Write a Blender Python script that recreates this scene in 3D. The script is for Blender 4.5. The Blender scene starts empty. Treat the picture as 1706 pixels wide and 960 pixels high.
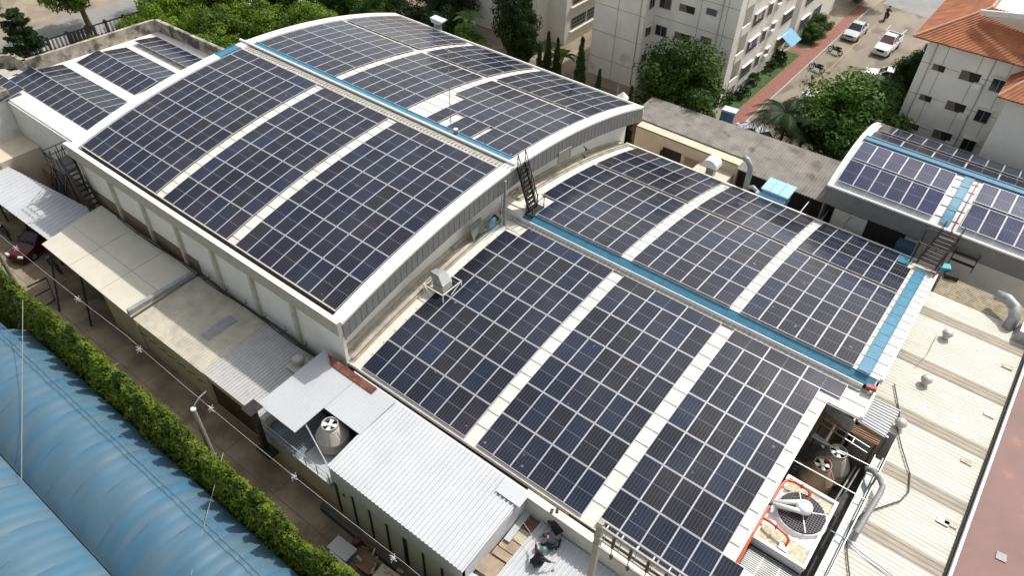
import bpy, bmesh, math, random
from mathutils import Vector, Matrix
random.seed(7)
S = bpy.context.scene
COL = S.collection
# ---------------------------------------------------------------- camera
CAM = Vector((48.7256, -30.6191, 35.2091))
RX, RY, RZ, FPX = 0.8219, -0.0245, 0.6619, 1242.6
M3 = (Matrix.Rotation(RZ, 3, 'Z') @ Matrix.Rotation(RY, 3, 'Y') @ Matrix.Rotation(RX, 3, 'X'))
cd = bpy.data.cameras.new('camera'); cam = bpy.data.objects.new('camera', cd); COL.objects.link(cam)
cam.matrix_world = Matrix.Translation(CAM) @ M3.to_4x4()
cd.sensor_fit = 'HORIZONTAL'; cd.sensor_width = 36.0; cd.lens = 36.0 * FPX / 1706.0
cd.clip_start = 0.5; cd.clip_end = 2000
S.camera = cam
# ---------------------------------------------------------------- sky and sun
SUN = Vector((0.18, 0.72, 1.0)).normalized()
elev = math.asin(SUN.z); azim = math.atan2(SUN.x, SUN.y)
w = bpy.data.worlds.new('World'); S.world = w; w.use_nodes = True
nt = w.node_tree; bg = nt.nodes['Background']
sky = nt.nodes.new('ShaderNodeTexSky'); sky.sky_type = 'NISHITA'; sky.sun_disc = False
sky.sun_elevation = elev; sky.sun_rotation = azim; sky.air_density = 1.3; sky.dust_density = 2.5
# bright broken cloud: the clear sky colour is pulled towards its own grey
bw = nt.nodes.new('ShaderNodeRGBToBW'); mixs = nt.nodes.new('ShaderNodeMixRGB'); warm = nt.nodes.new('ShaderNodeMixRGB'); warm.blend_type = 'MULTIPLY'; warm.inputs[0].default_value = 1.0; warm.inputs[2].default_value = (1.04, 1.0, 0.95, 1)
nt.links.new(sky.outputs[0], bw.inputs[0]); nt.links.new(bw.outputs[0], warm.inputs[1]); mixs.inputs[0].default_value = 0.72
nt.links.new(sky.outputs[0], mixs.inputs[1]); nt.links.new(warm.outputs[0], mixs.inputs[2]); nt.links.new(mixs.outputs[0], bg.inputs[0]); bg.inputs[1].default_value = 0.15
sl = bpy.data.lights.new('sun', 'SUN'); sl.energy = 2.5; sl.angle = math.radians(1.2); sl.color = (1.0, 0.965, 0.91)
so = bpy.data.objects.new('sun', sl); COL.objects.link(so)
so.rotation_euler = SUN.to_track_quat('Z', 'Y').to_euler(); so.location = (20, 30, 60)
vs = S.view_settings; vs.view_transform = 'Standard'; vs.look = 'None'; vs.gamma = 1; vs.exposure = 0.58; vs.use_curve_mapping = False
# ---------------------------------------------------------------- pixel of the photograph -> point of the place on a real plane
def ray(u, v): return M3 @ Vector(((u - 853) / FPX, -(v - 480) / FPX, -1.0))
def atz(u, v, z): r = ray(u, v); return CAM + r * ((z - CAM.z) / r.z)
def aty(u, v, y): r = ray(u, v); return CAM + r * ((y - CAM.y) / r.y)
def atx(u, v, x): r = ray(u, v); return CAM + r * ((x - CAM.x) / r.x)
# ---------------------------------------------------------------- materials
MATS = {}
def mat(name, col=0, rough=0.7, metal=0.0, var=0.12, scale=3.0, bump=0.0, col2=None, spots=None, spec=0.5, detail=5.0, stretch=None, amount=0.5, trans=0.0):
    if name in MATS: return MATS[name]
    m = bpy.data.materials.new(name); m.use_nodes = True; n = m.node_tree; N = n.nodes; L = n.links
    b = N['Principled BSDF']; b.inputs['Roughness'].default_value = rough; b.inputs['Metallic'].default_value = metal
    b.inputs['Specular IOR Level'].default_value = spec
    tc = N.new('ShaderNodeTexCoord'); mp = N.new('ShaderNodeMapping'); L.new(tc.outputs['Object'], mp.inputs[0])
    if stretch: mp.inputs['Scale'].default_value = stretch
    ns = N.new('ShaderNodeTexNoise'); ns.inputs['Scale'].default_value = scale; ns.inputs['Detail'].default_value = detail; ns.inputs['Roughness'].default_value = 0.62
    L.new(mp.outputs[0], ns.inputs[0])
    cr = N.new('ShaderNodeValToRGB'); L.new(ns.outputs[0], cr.inputs[0])
    c2 = col2 if col2 else tuple(max(0, c * (1 - var * 2)) for c in col)
    c1 = tuple(min(1, c * (1 + var * 0.4)) for c in col)
    cr.color_ramp.elements[0].position = 0.5 - amount * 0.4; cr.color_ramp.elements[1].position = 0.5 + amount * 0.3
    cr.color_ramp.elements[0].color = (*c2, 1); cr.color_ramp.elements[1].color = (*c1, 1)
    out = cr.outputs[0]
    if spots:   # (colour, scale, threshold)
        n2 = N.new('ShaderNodeTexNoise'); n2.inputs['Scale'].default_value = spots[1]; n2.inputs['Detail'].default_value = 6
        L.new(mp.outputs[0], n2.inputs[0]); r2 = N.new('ShaderNodeValToRGB'); L.new(n2.outputs[0], r2.inputs[0])
        r2.color_ramp.elements[0].position = spots[2]; r2.color_ramp.elements[1].position = spots[2] + 0.12
        mx = N.new('ShaderNodeMixRGB'); L.new(r2.outputs[0], mx.inputs[0]); L.new(out, mx.inputs[1]); mx.inputs[2].default_value = (*spots[0], 1)
        out = mx.outputs[0]
    L.new(out, b.inputs['Base Color'])
    if bump:
        bp = N.new('ShaderNodeBump'); bp.inputs['Strength'].default_value = bump; bp.inputs['Distance'].default_value = 0.05
        L.new(ns.outputs[0], bp.inputs['Height']); L.new(bp.outputs[0], b.inputs['Normal'])
    MATS[name] = m; return m
def leafmat(name, c1, c2, c3=None, scale=0.9):
    m = bpy.data.materials.new(name); m.use_nodes = True; n = m.node_tree; N = n.nodes; L = n.links
    b = N['Principled BSDF']; b.inputs['Roughness'].default_value = 0.55; b.inputs['Specular IOR Level'].default_value = 0.3
    tc = N.new('ShaderNodeTexCoord'); ns = N.new('ShaderNodeTexNoise'); ns.inputs['Scale'].default_value = scale; ns.inputs['Detail'].default_value = 6
    L.new(tc.outputs['Object'], ns.inputs[0]); cr = N.new('ShaderNodeValToRGB'); L.new(ns.outputs[0], cr.inputs[0])
    cr.color_ramp.elements[0].position = 0.35; cr.color_ramp.elements[0].color = (*c1, 1)
    cr.color_ramp.elements[1].position = 0.62; cr.color_ramp.elements[1].color = (*c2, 1)
    if c3: e = cr.color_ramp.elements.new(0.75); e.color = (*c3, 1)
    oi = N.new('ShaderNodeObjectInfo'); hs = N.new('ShaderNodeHueSaturation'); mr = N.new('ShaderNodeMapRange')
    L.new(oi.outputs['Random'], mr.inputs[0]); mr.inputs[3].default_value = 0.8; mr.inputs[4].default_value = 1.25
    L.new(mr.outputs[0], hs.inputs['Value']); L.new(cr.outputs[0], hs.inputs['Color'])
    L.new(hs.outputs[0], b.inputs['Base Color'])
    tr = N.new('ShaderNodeBsdfTranslucent'); L.new(hs.outputs[0], tr.inputs[0]); mx = N.new('ShaderNodeMixShader'); mx.inputs[0].default_value = 0.35
    L.new(b.outputs[0], mx.inputs[1]); L.new(tr.outputs[0], mx.inputs[2]); L.new(mx.outputs[0], N['Material Output'].inputs[0])
    return m
def pvmat(name, base, line, nu=6, nv=24, rough=0.13, bus=0.0):
    m = bpy.data.materials.new(name); m.use_nodes = True; n = m.node_tree; N = n.nodes; L = n.links
    b = N['Principled BSDF']; b.inputs['Roughness'].default_value = rough; b.inputs['IOR'].default_value = 1.5; b.inputs['Specular IOR Level'].default_value = 0.36
    uv = N.new('ShaderNodeUVMap'); sp = N.new('ShaderNodeSeparateXYZ'); L.new(uv.outputs[0], sp.inputs[0])
    def math_(op, a, bb=None, c=None):
        x = N.new('ShaderNodeMath'); x.operation = op
        for i, q in enumerate((a, bb, c)):
            if q is None: continue
            if isinstance(q, (int, float)): x.inputs[i].default_value = q
            else: L.new(q, x.inputs[i])
        return x.outputs[0]
    def lines(src, k, wd):   # 1 on a line
        f = math_('FRACT', math_('MULTIPLY', src, k)); d = math_('ABSOLUTE', math_('SUBTRACT', f, 0.5))
        return math_('GREATER_THAN', d, 0.5 - wd)
    u = sp.outputs[0]; v = sp.outputs[1]
    lu = lines(u, nu, 0.055); lv = lines(v, nv, 0.05)
    mid = math_('LESS_THAN', math_('ABSOLUTE', math_('SUBTRACT', v, 0.5)), 0.0075)
    fu = math_('MULTIPLY', lu, 0.48); fv = math_('MULTIPLY', lv, 0.28)
    f = math_('MAXIMUM', fu, fv); f = math_('MAXIMUM', f, mid)
    oi = N.new('ShaderNodeObjectInfo'); at = N.new('ShaderNodeAttribute'); at.attribute_name = 'tint'
    rnd = math_('FRACT', math_('ADD', oi.outputs['Random'], at.outputs['Fac']))
    cr = N.new('ShaderNodeValToRGB'); L.new(rnd, cr.inputs[0]); cr.color_ramp.interpolation = 'LINEAR'
    e = cr.color_ramp.elements; e[0].position = 0; e[0].color = (*base[0], 1); e[1].position = 1; e[1].color = (*base[-1], 1)
    for i, c in enumerate(base[1:-1]): q = e.new((i + 1) / (len(base) - 1)); q.color = (*c, 1)
    mx = N.new('ShaderNodeMixRGB'); L.new(f, mx.inputs[0]); L.new(cr.outputs[0], mx.inputs[1]); mx.inputs[2].default_value = (*line, 1)
    geo = N.new('ShaderNodeNewGeometry'); d1 = N.new('ShaderNodeTexNoise'); d1.inputs['Scale'].default_value = 0.35; d1.inputs['Detail'].default_value = 7; L.new(geo.outputs['Position'], d1.inputs[0])
    d2 = N.new('ShaderNodeMapRange'); L.new(d1.outputs[0], d2.inputs[0]); d2.inputs[1].default_value = 0.42; d2.inputs[2].default_value = 0.75; d2.inputs[3].default_value = 0.0; d2.inputs[4].default_value = 0.05
    m2 = N.new('ShaderNodeMixRGB'); L.new(d2.outputs[0], m2.inputs[0]); L.new(mx.outputs[0], m2.inputs[1]); m2.inputs[2].default_value = (0.30, 0.27, 0.22, 1)
    d3 = N.new('ShaderNodeTexNoise'); d3.inputs['Scale'].default_value = 2.6; d3.inputs['Detail'].default_value = 3; L.new(geo.outputs['Position'], d3.inputs[0])
    sp3 = math_('MULTIPLY', math_('GREATER_THAN', d3.outputs[0], 0.735), 0.35); m3 = N.new('ShaderNodeMixRGB'); L.new(sp3, m3.inputs[0]); L.new(m2.outputs[0], m3.inputs[1]); m3.inputs[2].default_value = (0.42, 0.40, 0.36, 1)
    L.new(m3.outputs[0], b.inputs['Base Color'])
    rr_m = N.new('ShaderNodeMapRange'); L.new(d1.outputs[0], rr_m.inputs[0]); rr_m.inputs[1].default_value = .3; rr_m.inputs[2].default_value = .7; rr_m.inputs[3].default_value = rough * .8; rr_m.inputs[4].default_value = rough * 1.8; L.new(rr_m.outputs[0], b.inputs['Roughness'])
    return m
# ---------------------------------------------------------------- mesh builder
def wloc(o):
    v = Vector((0, 0, 0))
    while o: v += o.location; o = o.parent
    return v
class MB:
    def __init__(s): s.v = []; s.f = []; s.uv = {}; s.mi = {}
    def add(s, vs, fs, mi=0, uvs=None):
        o = len(s.v); s.v += [tuple(x) for x in vs]
        for i, f in enumerate(fs):
            if mi: s.mi[len(s.f)] = mi
            if uvs: s.uv[len(s.f)] = uvs[i]
            s.f.append(tuple(o + k for k in f))
        return s
    def box(s, x0, y0, z0, x1, y1, z1, mi=0):
        v = [(x0, y0, z0), (x1, y0, z0), (x1, y1, z0), (x0, y1, z0), (x0, y0, z1), (x1, y0, z1), (x1, y1, z1), (x0, y1, z1)]
        return s.add(v, [(0, 3, 2, 1), (4, 5, 6, 7), (0, 1, 5, 4), (1, 2, 6, 5), (2, 3, 7, 6), (3, 0, 4, 7)], mi)
    def hexa(s, b, t, mi=0):
        return s.add(list(b) + list(t), [(0, 3, 2, 1), (4, 5, 6, 7), (0, 1, 5, 4), (1, 2, 6, 5), (2, 3, 7, 6), (3, 0, 4, 7)], mi)
    def slab(s, pts, th, mi=0):   # polygon extruded downwards by th
        n = len(pts); p = [Vector(q) for q in pts]; b = [q - Vector((0, 0, th)) for q in p]
        return s.add(p + b, [tuple(range(n)), tuple(range(2 * n - 1, n - 1, -1))] + [(i, n + i, n + (i + 1) % n, (i + 1) % n) for i in range(n)], mi)
    def obox(s, c, d, rz=0, mi=0, R=None):
        R = R or Matrix.Rotation(rz, 3, 'Z'); c = Vector(c); h = Vector(d) / 2
        v = [c + R @ Vector((sx * h.x, sy * h.y, sz * h.z)) for sz in (-1, 1) for sx, sy in ((-1, -1), (1, -1), (1, 1), (-1, 1))]
        return s.hexa(v[:4], v[4:], mi)
    def bar(s, p, q, w=0.06, h=None, mi=0):   # rectangular bar from p to q
        p = Vector(p); q = Vector(q); d = (q - p); h = h or w
        if d.length < 1e-6: return s
        z = d.normalized(); up = Vector((0, 0, 1)) if abs(z.z) < 0.95 else Vector((0, 1, 0))
        x = z.cross(up).normalized() * w / 2; y = x.cross(z).normalized() * h / 2
        return s.hexa([p - x - y, p + x - y, p + x + y, p - x + y], [q - x - y, q + x - y, q + x + y, q - x + y], mi)
    def tube(s, pts, r, n=8, mi=0, cap=True):
        pts = [Vector(p) for p in pts]; rs = r if isinstance(r, (list, tuple)) else [r] * len(pts)
        rings = []; px = None
        for i, p in enumerate(pts):
            t = (pts[min(i + 1, len(pts) - 1)] - pts[max(i - 1, 0)])
            t = t.normalized() if t.length > 1e-9 else Vector((0, 0, 1))
            if px is None:
                up = Vector((0, 0, 1)) if abs(t.z) < 0.9 else Vector((1, 0, 0)); x = t.cross(up).normalized()
            else:
                x = px - t * px.dot(t); x = x.normalized() if x.length > 1e-6 else t.orthogonal().normalized()
            px = x; y = t.cross(x)
            rings.append([p + (x * math.cos(a) + y * math.sin(a)) * rs[i] for a in [2 * math.pi * k / n for k in range(n)]])
        v = [q for rg in rings for q in rg]; f = []
        for i in range(len(rings) - 1):
            for k in range(n): f.append((i * n + k, i * n + (k + 1) % n, (i + 1) * n + (k + 1) % n, (i + 1) * n + k))
        if cap: f.append(tuple(range(n - 1, -1, -1))); f.append(tuple((len(rings) - 1) * n + k for k in range(n)))
        return s.add(v, f, mi)
    def lathe(s, c, prof, n=20, mi=0, cap=True):
        return s.tube_lathe(c, prof, n, mi, cap)
    def tube_lathe(s, c, prof, n, mi, cap):
        c = Vector(c); v = []; f = []
        for r, z in prof: v += [c + Vector((r * math.cos(2 * math.pi * k / n), r * math.sin(2 * math.pi * k / n), z)) for k in range(n)]
        for i in range(len(prof) - 1):
            for k in range(n): f.append((i * n + k, i * n + (k + 1) % n, (i + 1) * n + (k + 1) % n, (i + 1) * n + k))
        if cap: f.append(tuple(range(n - 1, -1, -1))); f.append(tuple((len(prof) - 1) * n + k for k in range(n)))
        return s.add(v, f, mi)
    def grid(s, rows, mi=0, flip=False):   # rows of points -> quads
        n = len(rows[0]); v = [p for r in rows for p in r]; f = []
        for i in range(len(rows) - 1):
            for k in range(n - 1):
                q = (i * n + k, i * n + k + 1, (i + 1) * n + k + 1, (i + 1) * n + k); f.append(q[::-1] if flip else q)
        return s.add(v, f, mi)
    def build(s, name, m, parent=None, smooth=False, loc=None):
        o0 = wloc(parent) if parent else Vector((0, 0, 0))
        if loc is not None: o0 = o0 + Vector(loc)
        me = bpy.data.meshes.new(name)
        me.from_pydata([(x - o0.x, y - o0.y, z - o0.z) for x, y, z in s.v], [], s.f)
        for mm in (m if isinstance(m, (list, tuple)) else [m]): me.materials.append(mm)
        for i, k in s.mi.items(): me.polygons[i].material_index = k
        if s.uv:
            ul = me.uv_layers.new(name='UVMap')
            for i, p in enumerate(me.polygons):
                if i in s.uv:
                    for j, li in enumerate(p.loop_indices): ul.data[li].uv = s.uv[i][j]
        if smooth:
            for p in me.polygons: p.use_smooth = True
        me.update()
        o = bpy.data.objects.new(name, me); COL.objects.link(o)
        if parent: o.parent = parent
        if loc is not None: o.location = loc
        return o
def tag(o, label=None, cat=None, group=None, kind=None):
    if label: o['label'] = label
    if cat: o['category'] = cat
    if group: o['group'] = group
    if kind: o['kind'] = kind
    return o
def thing(name, label, cat, loc=(0, 0, 0), rz=0, group=None):
    o = bpy.data.objects.new(name, None); COL.objects.link(o); o.location = loc; o.rotation_euler = (0, 0, rz); o.empty_display_size = 0.3
    return tag(o, label, cat, group)
def dup(root, loc, rz=0, label=None, scale=None, group=None):
    r = root.copy(); COL.objects.link(r); r.location = loc; r.rotation_euler = (0, 0, rz)
    if scale: r.scale = scale if hasattr(scale, '__len__') else (scale,) * 3
    if label: r['label'] = label
    if group: r['group'] = group
    for ch in root.children:
        c = ch.copy(); COL.objects.link(c); c.parent = r
        for g in ch.children: d = g.copy(); COL.objects.link(d); d.parent = c
    return r
def corr(mb, a, b, c, d, n, h=0.04, fl=0.35, mi=0, drop=0.06):
    """trapezoid sheet: a->b is the line across the ribs, a->d the rib direction; n ribs"""
    a, b, c, d = map(Vector, (a, b, c, d)); nrm = (b - a).cross(d - a).normalized()
    if nrm.z < 0: nrm = -nrm
    ts = []
    for i in range(n):
        for t, k in ((0, 0), (0.5 - fl / 2, 0), (0.5 - fl / 4, 1), (0.5 + fl / 4, 1), (0.5 + fl / 2, 0)): ts.append(((i + t) / n, k))
    ts.append((1, 0))
    r0 = [a.lerp(b, t) + nrm * h * k for t, k in ts]; r1 = [d.lerp(c, t) + nrm * h * k for t, k in ts]
    mb.grid([r0, r1], mi, flip=((b - a).cross(d - a).z < 0))
    for p, q in ((a, b), (b, c), (c, d), (d, a)): mb.add([p, q, q - nrm * drop, p - nrm * drop], [(0, 1, 2, 3)], mi)
    mb.add([x - nrm * drop for x in (a, b, c, d)], [(0, 1, 2, 3)], mi)
    return mb
# ---------------------------------------------------------------- material set
white = mat('white_metal_sheet', (0.74, 0.74, 0.72), 0.5, var=0.05, scale=1.2)
whitegal = mat('bright_white_sheet', (0.50, 0.515, 0.53), 0.55, var=0.05, scale=0.5)
cream = mat('cream_sheet', (0.70, 0.66, 0.56), 0.6, var=0.06, scale=1.0, spots=((0.35, 0.27, 0.17), 2.2, 0.70))
creamflat = mat('cream_flat_sheet', (0.58, 0.55, 0.46), 0.6, var=0.05, scale=0.7)
creamrib = mat('stained_cream_sheet', (0.50, 0.47, 0.38), 0.65, var=0.14, scale=1.2, spots=((0.36, 0.31, 0.22), 3.0, 0.68))
rightcream = mat('weathered_cream_roof', (0.60, 0.565, 0.485), 0.65, var=0.09, scale=0.9, stretch=(0.5, 1.6, 1), spots=((0.40, 0.22, 0.09), 0.9, 0.70))
roofbase = mat('hall_roof_sheet', (0.74, 0.70, 0.62), 0.55, var=0.07, scale=1.5, spots=((0.42, 0.36, 0.27), 0.9, 0.72))
greysheet = mat('grey_cladding', (0.20, 0.20, 0.195), 0.5, var=0.08, scale=2.0)
palegrey = mat('pale_grey_sheet', (0.44, 0.46, 0.47), 0.5, var=0.04, scale=0.6)
greyroof = mat('grey_white_sheet', (0.46, 0.46, 0.45), 0.5, var=0.06, scale=1.5)
plaster = mat('white_plaster', (0.62, 0.62, 0.59), 0.8, var=0.06, scale=1.5, spots=((0.42, 0.38, 0.30), 0.7, 0.70))
hallwall = mat('hall_wall_paint', (0.76, 0.75, 0.71), 0.75, var=0.05, scale=1.0)
beige = mat('beige_plaster', (0.62, 0.54, 0.41), 0.8, var=0.07, scale=1.0)
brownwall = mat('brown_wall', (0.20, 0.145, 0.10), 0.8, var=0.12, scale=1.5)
condo = mat('condo_plaster', (0.80, 0.78, 0.71), 0.85, var=0.05, scale=0.6, spots=((0.58, 0.54, 0.44), 0.55, 0.64))
condo2 = mat('condo_plaster_warm', (0.56, 0.53, 0.44), 0.85, var=0.05, scale=0.6)
seam = mat('joint_dirt', (0.28, 0.27, 0.24), 0.9, var=0.2)
glassdk = mat('dark_window', (0.035, 0.035, 0.04), 0.12, var=0.3, scale=4.0)
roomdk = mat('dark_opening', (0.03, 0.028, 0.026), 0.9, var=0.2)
curtain = mat('window_curtain', (0.22, 0.17, 0.15), 0.8, var=0.3, scale=5)
blueway = mat('blue_walkway', (0.04, 0.195, 0.31), 0.5, var=0.12, scale=3.0, spots=((0.13, 0.30, 0.40), 5, 0.66))
bluetarp = mat('blue_vault_sheet', (0.04, 0.125, 0.20), 0.5, var=0.10, scale=0.9, stretch=(1.6, 0.25, 0.3), col2=(0.095, 0.145, 0.175), amount=0.7, detail=8)
concrete = mat('alley_concrete', (0.30, 0.24, 0.165), 0.85, var=0.26, scale=0.5, bump=0.1, spots=((0.16, 0.12, 0.08), 0.45, 0.52))
lotmat = mat('lot_concrete', (0.25, 0.215, 0.165), 0.9, var=0.12, scale=0.35, spots=((0.14, 0.12, 0.095), 0.5, 0.52), stretch=(1, 0.45, 1))
earth = mat('bare_earth', (0.30, 0.245, 0.18), 0.95, var=0.2, scale=0.4, bump=0.2)
street = mat('street_asphalt', (0.25, 0.245, 0.235), 0.9, var=0.08, scale=0.5)
brick = mat('red_paving', (0.27, 0.115, 0.085), 0.85, var=0.2, scale=3.5)
kerbm = mat('kerb_concrete', (0.40, 0.38, 0.34), 0.85)
lawn = mat('lawn_grass', (0.055, 0.11, 0.02), 0.95, var=0.35, scale=3.0, bump=0.4)
yellow = mat('yellow_paint', (0.50, 0.30, 0.07), 0.8, var=0.25, scale=4)
dirtconc = mat('weathered_concrete', (0.42, 0.38, 0.31), 0.9, var=0.30, scale=1.6, spots=((0.09, 0.08, 0.07), 1.1, 0.50), bump=0.2)
annexdeck = mat('annex_deck', (0.80, 0.77, 0.70), 0.6, var=0.04)
asbestos = mat('grey_corrugated', (0.26, 0.24, 0.215), 0.85, var=0.18, scale=1.0, spots=((0.13, 0.115, 0.10), 0.8, 0.58))
rust = mat('rusty_iron', (0.17, 0.055, 0.03), 0.8, var=0.3, scale=2.5, spots=((0.36, 0.16, 0.06), 2.2, 0.64))
maroon = mat('maroon_rusty_roof', (0.17, 0.075, 0.06), 0.6, var=0.10, scale=0.5, spots=((0.30, 0.13, 0.05), 0.5, 0.63))
darksteel = mat('dark_steel', (0.035, 0.03, 0.032), 0.5, 0.3, var=0.2)
galv = mat('galvanised_steel', (0.42, 0.43, 0.42), 0.45, 0.6, var=0.12)
galvdull = mat('dull_duct_steel', (0.36, 0.38, 0.38), 0.55, 0.3, var=0.15)
alu = mat('aluminium_frame', (0.50, 0.50, 0.54), 0.45, 0.2, var=0.03)
blackish = mat('dark_gap', (0.03, 0.026, 0.022), 0.9)
darkbrown = mat('gutter_brown', (0.10, 0.08, 0.06), 0.9, var=0.2)
gutterm = mat('gutter_lip', (0.50, 0.47, 0.41), 0.7)
tower = mat('tower_fibreglass', (0.52, 0.50, 0.44), 0.6, var=0.08, scale=3)
towerbr = mat('tower_fibreglass_brown', (0.36, 0.25, 0.17), 0.6, var=0.12, scale=3)
orange = mat('orange_pipe_paint', (0.62, 0.10, 0.03), 0.4, var=0.08)
blueacc = mat('blue_paint', (0.10, 0.33, 0.55), 0.45, var=0.08)
paleblue = mat('pale_blue_sheet', (0.30, 0.52, 0.66), 0.5, var=0.06)
tile = mat('orange_tile', (0.43, 0.155, 0.065), 0.75, var=0.2, scale=1.2, spots=((0.28, .12, .07), 1.0, .62))
tilecap = mat('ridge_tile', (0.55, 0.33, 0.22), 0.75)
wood = mat('plywood_sheet', (0.36, 0.27, 0.19), 0.8, var=0.15, scale=2)
woodb = mat('brown_timber', (0.27, 0.15, 0.075), 0.8, var=0.25, scale=2)
oldpanel = mat('weathered_panel', (0.50, 0.45, 0.33), 0.8, var=0.15, scale=3)
carwhite = mat('car_white', (0.75, 0.76, 0.77), 0.15, var=0.01)
carred = mat('car_dark_red', (0.09, 0.01, 0.018), 0.2, var=0.02)
tyre = mat('rubber', (0.02, 0.02, 0.02), 0.8)
bark = mat('bark', (0.13, 0.095, 0.06), 0.9, var=0.3, scale=6)
wallgrey = mat('fence_panel_wall', (0.68, 0.64, 0.57), 0.75, var=0.05, scale=1)
shedwall = mat('shed_grey_wall', (0.60, 0.60, 0.60), 0.6, var=0.04)
plasticw = mat('white_plastic', (0.78, 0.78, 0.78), 0.4, var=0.03)
ivory = mat('ivory_grille', (0.55, 0.50, 0.36), 0.7, var=0.25, scale=6)
# ================================================================ GROUND AND ROADS
def sheet(name, pts, z, m, kind='structure'):
    mb = MB(); mb.add([(x, y, z) for x, y in pts], [tuple(range(len(pts)))]); o = mb.build(name, m); tag(o, kind=kind); return o
sheet('ground', [(-900, -900), (900, -900), (900, 900), (-900, 900)], 0.0, earth)
sheet('alley', [(-30, -22.6), (60, -22.6), (60, -14), (-30, -14)], 0.004, concrete)
sheet('yard', [(-2, 14), (48, 14), (48, 28.5), (-2, 28.5)], 0.004, concrete)
sheet('street', [(-39.2, -60), (-33.3, -60), (-31.0, 60), (-38.2, 60)], 0.006, street)
sheet('pavement', [(-33.2, -60), (-15.8, -60), (-15.8, 60), (-30.9, 60)], 0.005, mat('pale_pavement', (0.42, 0.40, 0.36), 0.9, var=0.08))
sheet('parking_lot', [(29.05, 25), (60, 25), (60, 68), (120, 110), (120, 130), (40, 130), (29.2, 68)], 0.008, lotmat)
sheet('far_road', [(29.6, 68.5), (60, 64), (120, 84), (120, 110), (40, 100), (31, 80)], 0.012, street)
sheet('footpath', [(27.4, 28), (28.9, 28), (28.95, 66), (27.6, 66), (27.6, 50), (25.9, 50), (25.9, 48.4), (27.45, 48.4)], 0.03, brick)
sheet('lawn', [(25.75, 32.2), (27.38, 32.2), (27.42, 48.2), (25.75, 48.2)], 0.02, lawn)
sheet('far_lawn', [(25.75, 51), (27.5, 51), (27.6, 58), (25.75, 58)], 0.02, lawn)
kb = MB(); kb.box(28.92, 28, 0, 29.06, 66, 0.12); tag(kb.build('kerb', kerbm), kind='structure')
kb = MB(); kb.box(31.0, 24, 0.012, 31.09, 63, 0.016); tag(kb.build('yellow_line', yellow), kind='structure')
# ================================================================ ARCHED HALLS
P = 1.058; LP = 2.114
def arc(s, a0, R): return R * (math.sin(a0) - math.sin(a0 - s / R)), R * (math.cos(a0 - s / R) - math.cos(a0)), a0 - s / R
class Hall: pass
HA = Hall(); HA.o = Vector((0, 0, 9.5)); HA.rot = 0; HA.P = P; HA.nc = [8, 6, 8]
HA.front = (0.0141, 53.3746); HA.rear = (-0.0142, 54.2344); HA.dr = (0, 0)
HA.sf, HA.sr, HA.sq, HA.Lf, HA.Lr = -14.1122, 1.1484, 10.0907, 2.114, 2.114
HA.x = [0, 9.233, 16.359]; HA.xr = [0, 9.233, 16.359]
HB = Hall(); HB.o = Vector((26.3626, 0.4984, 6.0901)); HB.rot = 0.0046; HB.P = 1.0507; HB.nc = [7, 6, 6]
HB.front = (0.0029, 60.7357); HB.rear = (-0.0511, 54.0701); HB.dr = (0.0336, 0.6577)
HB.sf, HB.sr, HB.sq, HB.Lf, HB.Lr = -14.7192, -0.1672, 8.7181, 2.1257, 2.1167
HB.x = [0, 8.07, 15.11]; HB.xr = [0, 8.04, 14.92]
HC = Hall(); HC.o = Vector((40.75, 22.0, 7.35)); HC.rot = 0; HC.P = P; HC.nc = [6, 8]
HC.front = (0.0, 12.0); HC.rear = (0.0, 12.0); HC.dr = (0, 0)
HC.x = [0, 8.0]
def hp(H, x, s, up=0.0, rear=None):
    """point on a hall's panel plane: x along the ridge, s along the arch"""
    if rear is None: rear = s > (0 if H is not HB else -0.5)
    a0, R = H.rear if rear else H.front
    y, z, a = arc(s, a0, R)
    if rear: y += H.dr[0]; z += H.dr[1]
    y -= up * math.sin(a); z += up * math.cos(a)
    c, sn = math.cos(H.rot), math.sin(H.rot)
    return Vector((H.o.x + x * c - y * sn, H.o.y + x * sn + y * c, H.o.z + z))
def ang(H, s, rear):
    a0, R = H.rear if rear else H.front
    return a0 - s / R
def strip(mb, H, x0, x1, s0, s1, up=0.0, th=0.05, n=None, rear=None, mi=0):
    n = n or max(1, int((s1 - s0) / 0.7)); ss = [s0 + (s1 - s0) * i / n for i in range(n + 1)]
    t = [[hp(H, x0, s, up, rear), hp(H, x1, s, up, rear)] for s in ss]; b = [[p - Vector((0, 0, th)) for p in r] for r in t]
    mb.grid(t, mi, flip=True); mb.grid(b, mi)
    for k in (0, 1): mb.grid([[t[i][k], b[i][k]] for i in range(n + 1)], mi, flip=(k == 0))
    for i in (0, n): mb.add([t[i][0], t[i][1], b[i][1], b[i][0]], [(0, 1, 2, 3)], mi)
def fascia(mb, H, x, s0, s1, up, h, xt=0.04, rear=None, mi=0, step=0.45):
    """upright cladding following the arch, with vertical ribs"""
    n = max(2, int((s1 - s0) / step)); ss = [s0 + (s1 - s0) * i / n for i in range(n + 1)]
    for i in range(n):
        a, b = hp(H, x, ss[i], up, rear), hp(H, x, ss[i + 1], up, rear)
        mb.hexa([a - Vector((0, 0, h)), b - Vector((0, 0, h)), b - Vector((xt, 0, h)), a - Vector((xt, 0, h))], [a, b, b - Vector((xt, 0, 0)), a - Vector((xt, 0, 0))], mi)
        mb.bar(a + Vector((0.004, 0, 0)), a + Vector((0.004, 0, -h)), 0.02, 0.03, mi)
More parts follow.
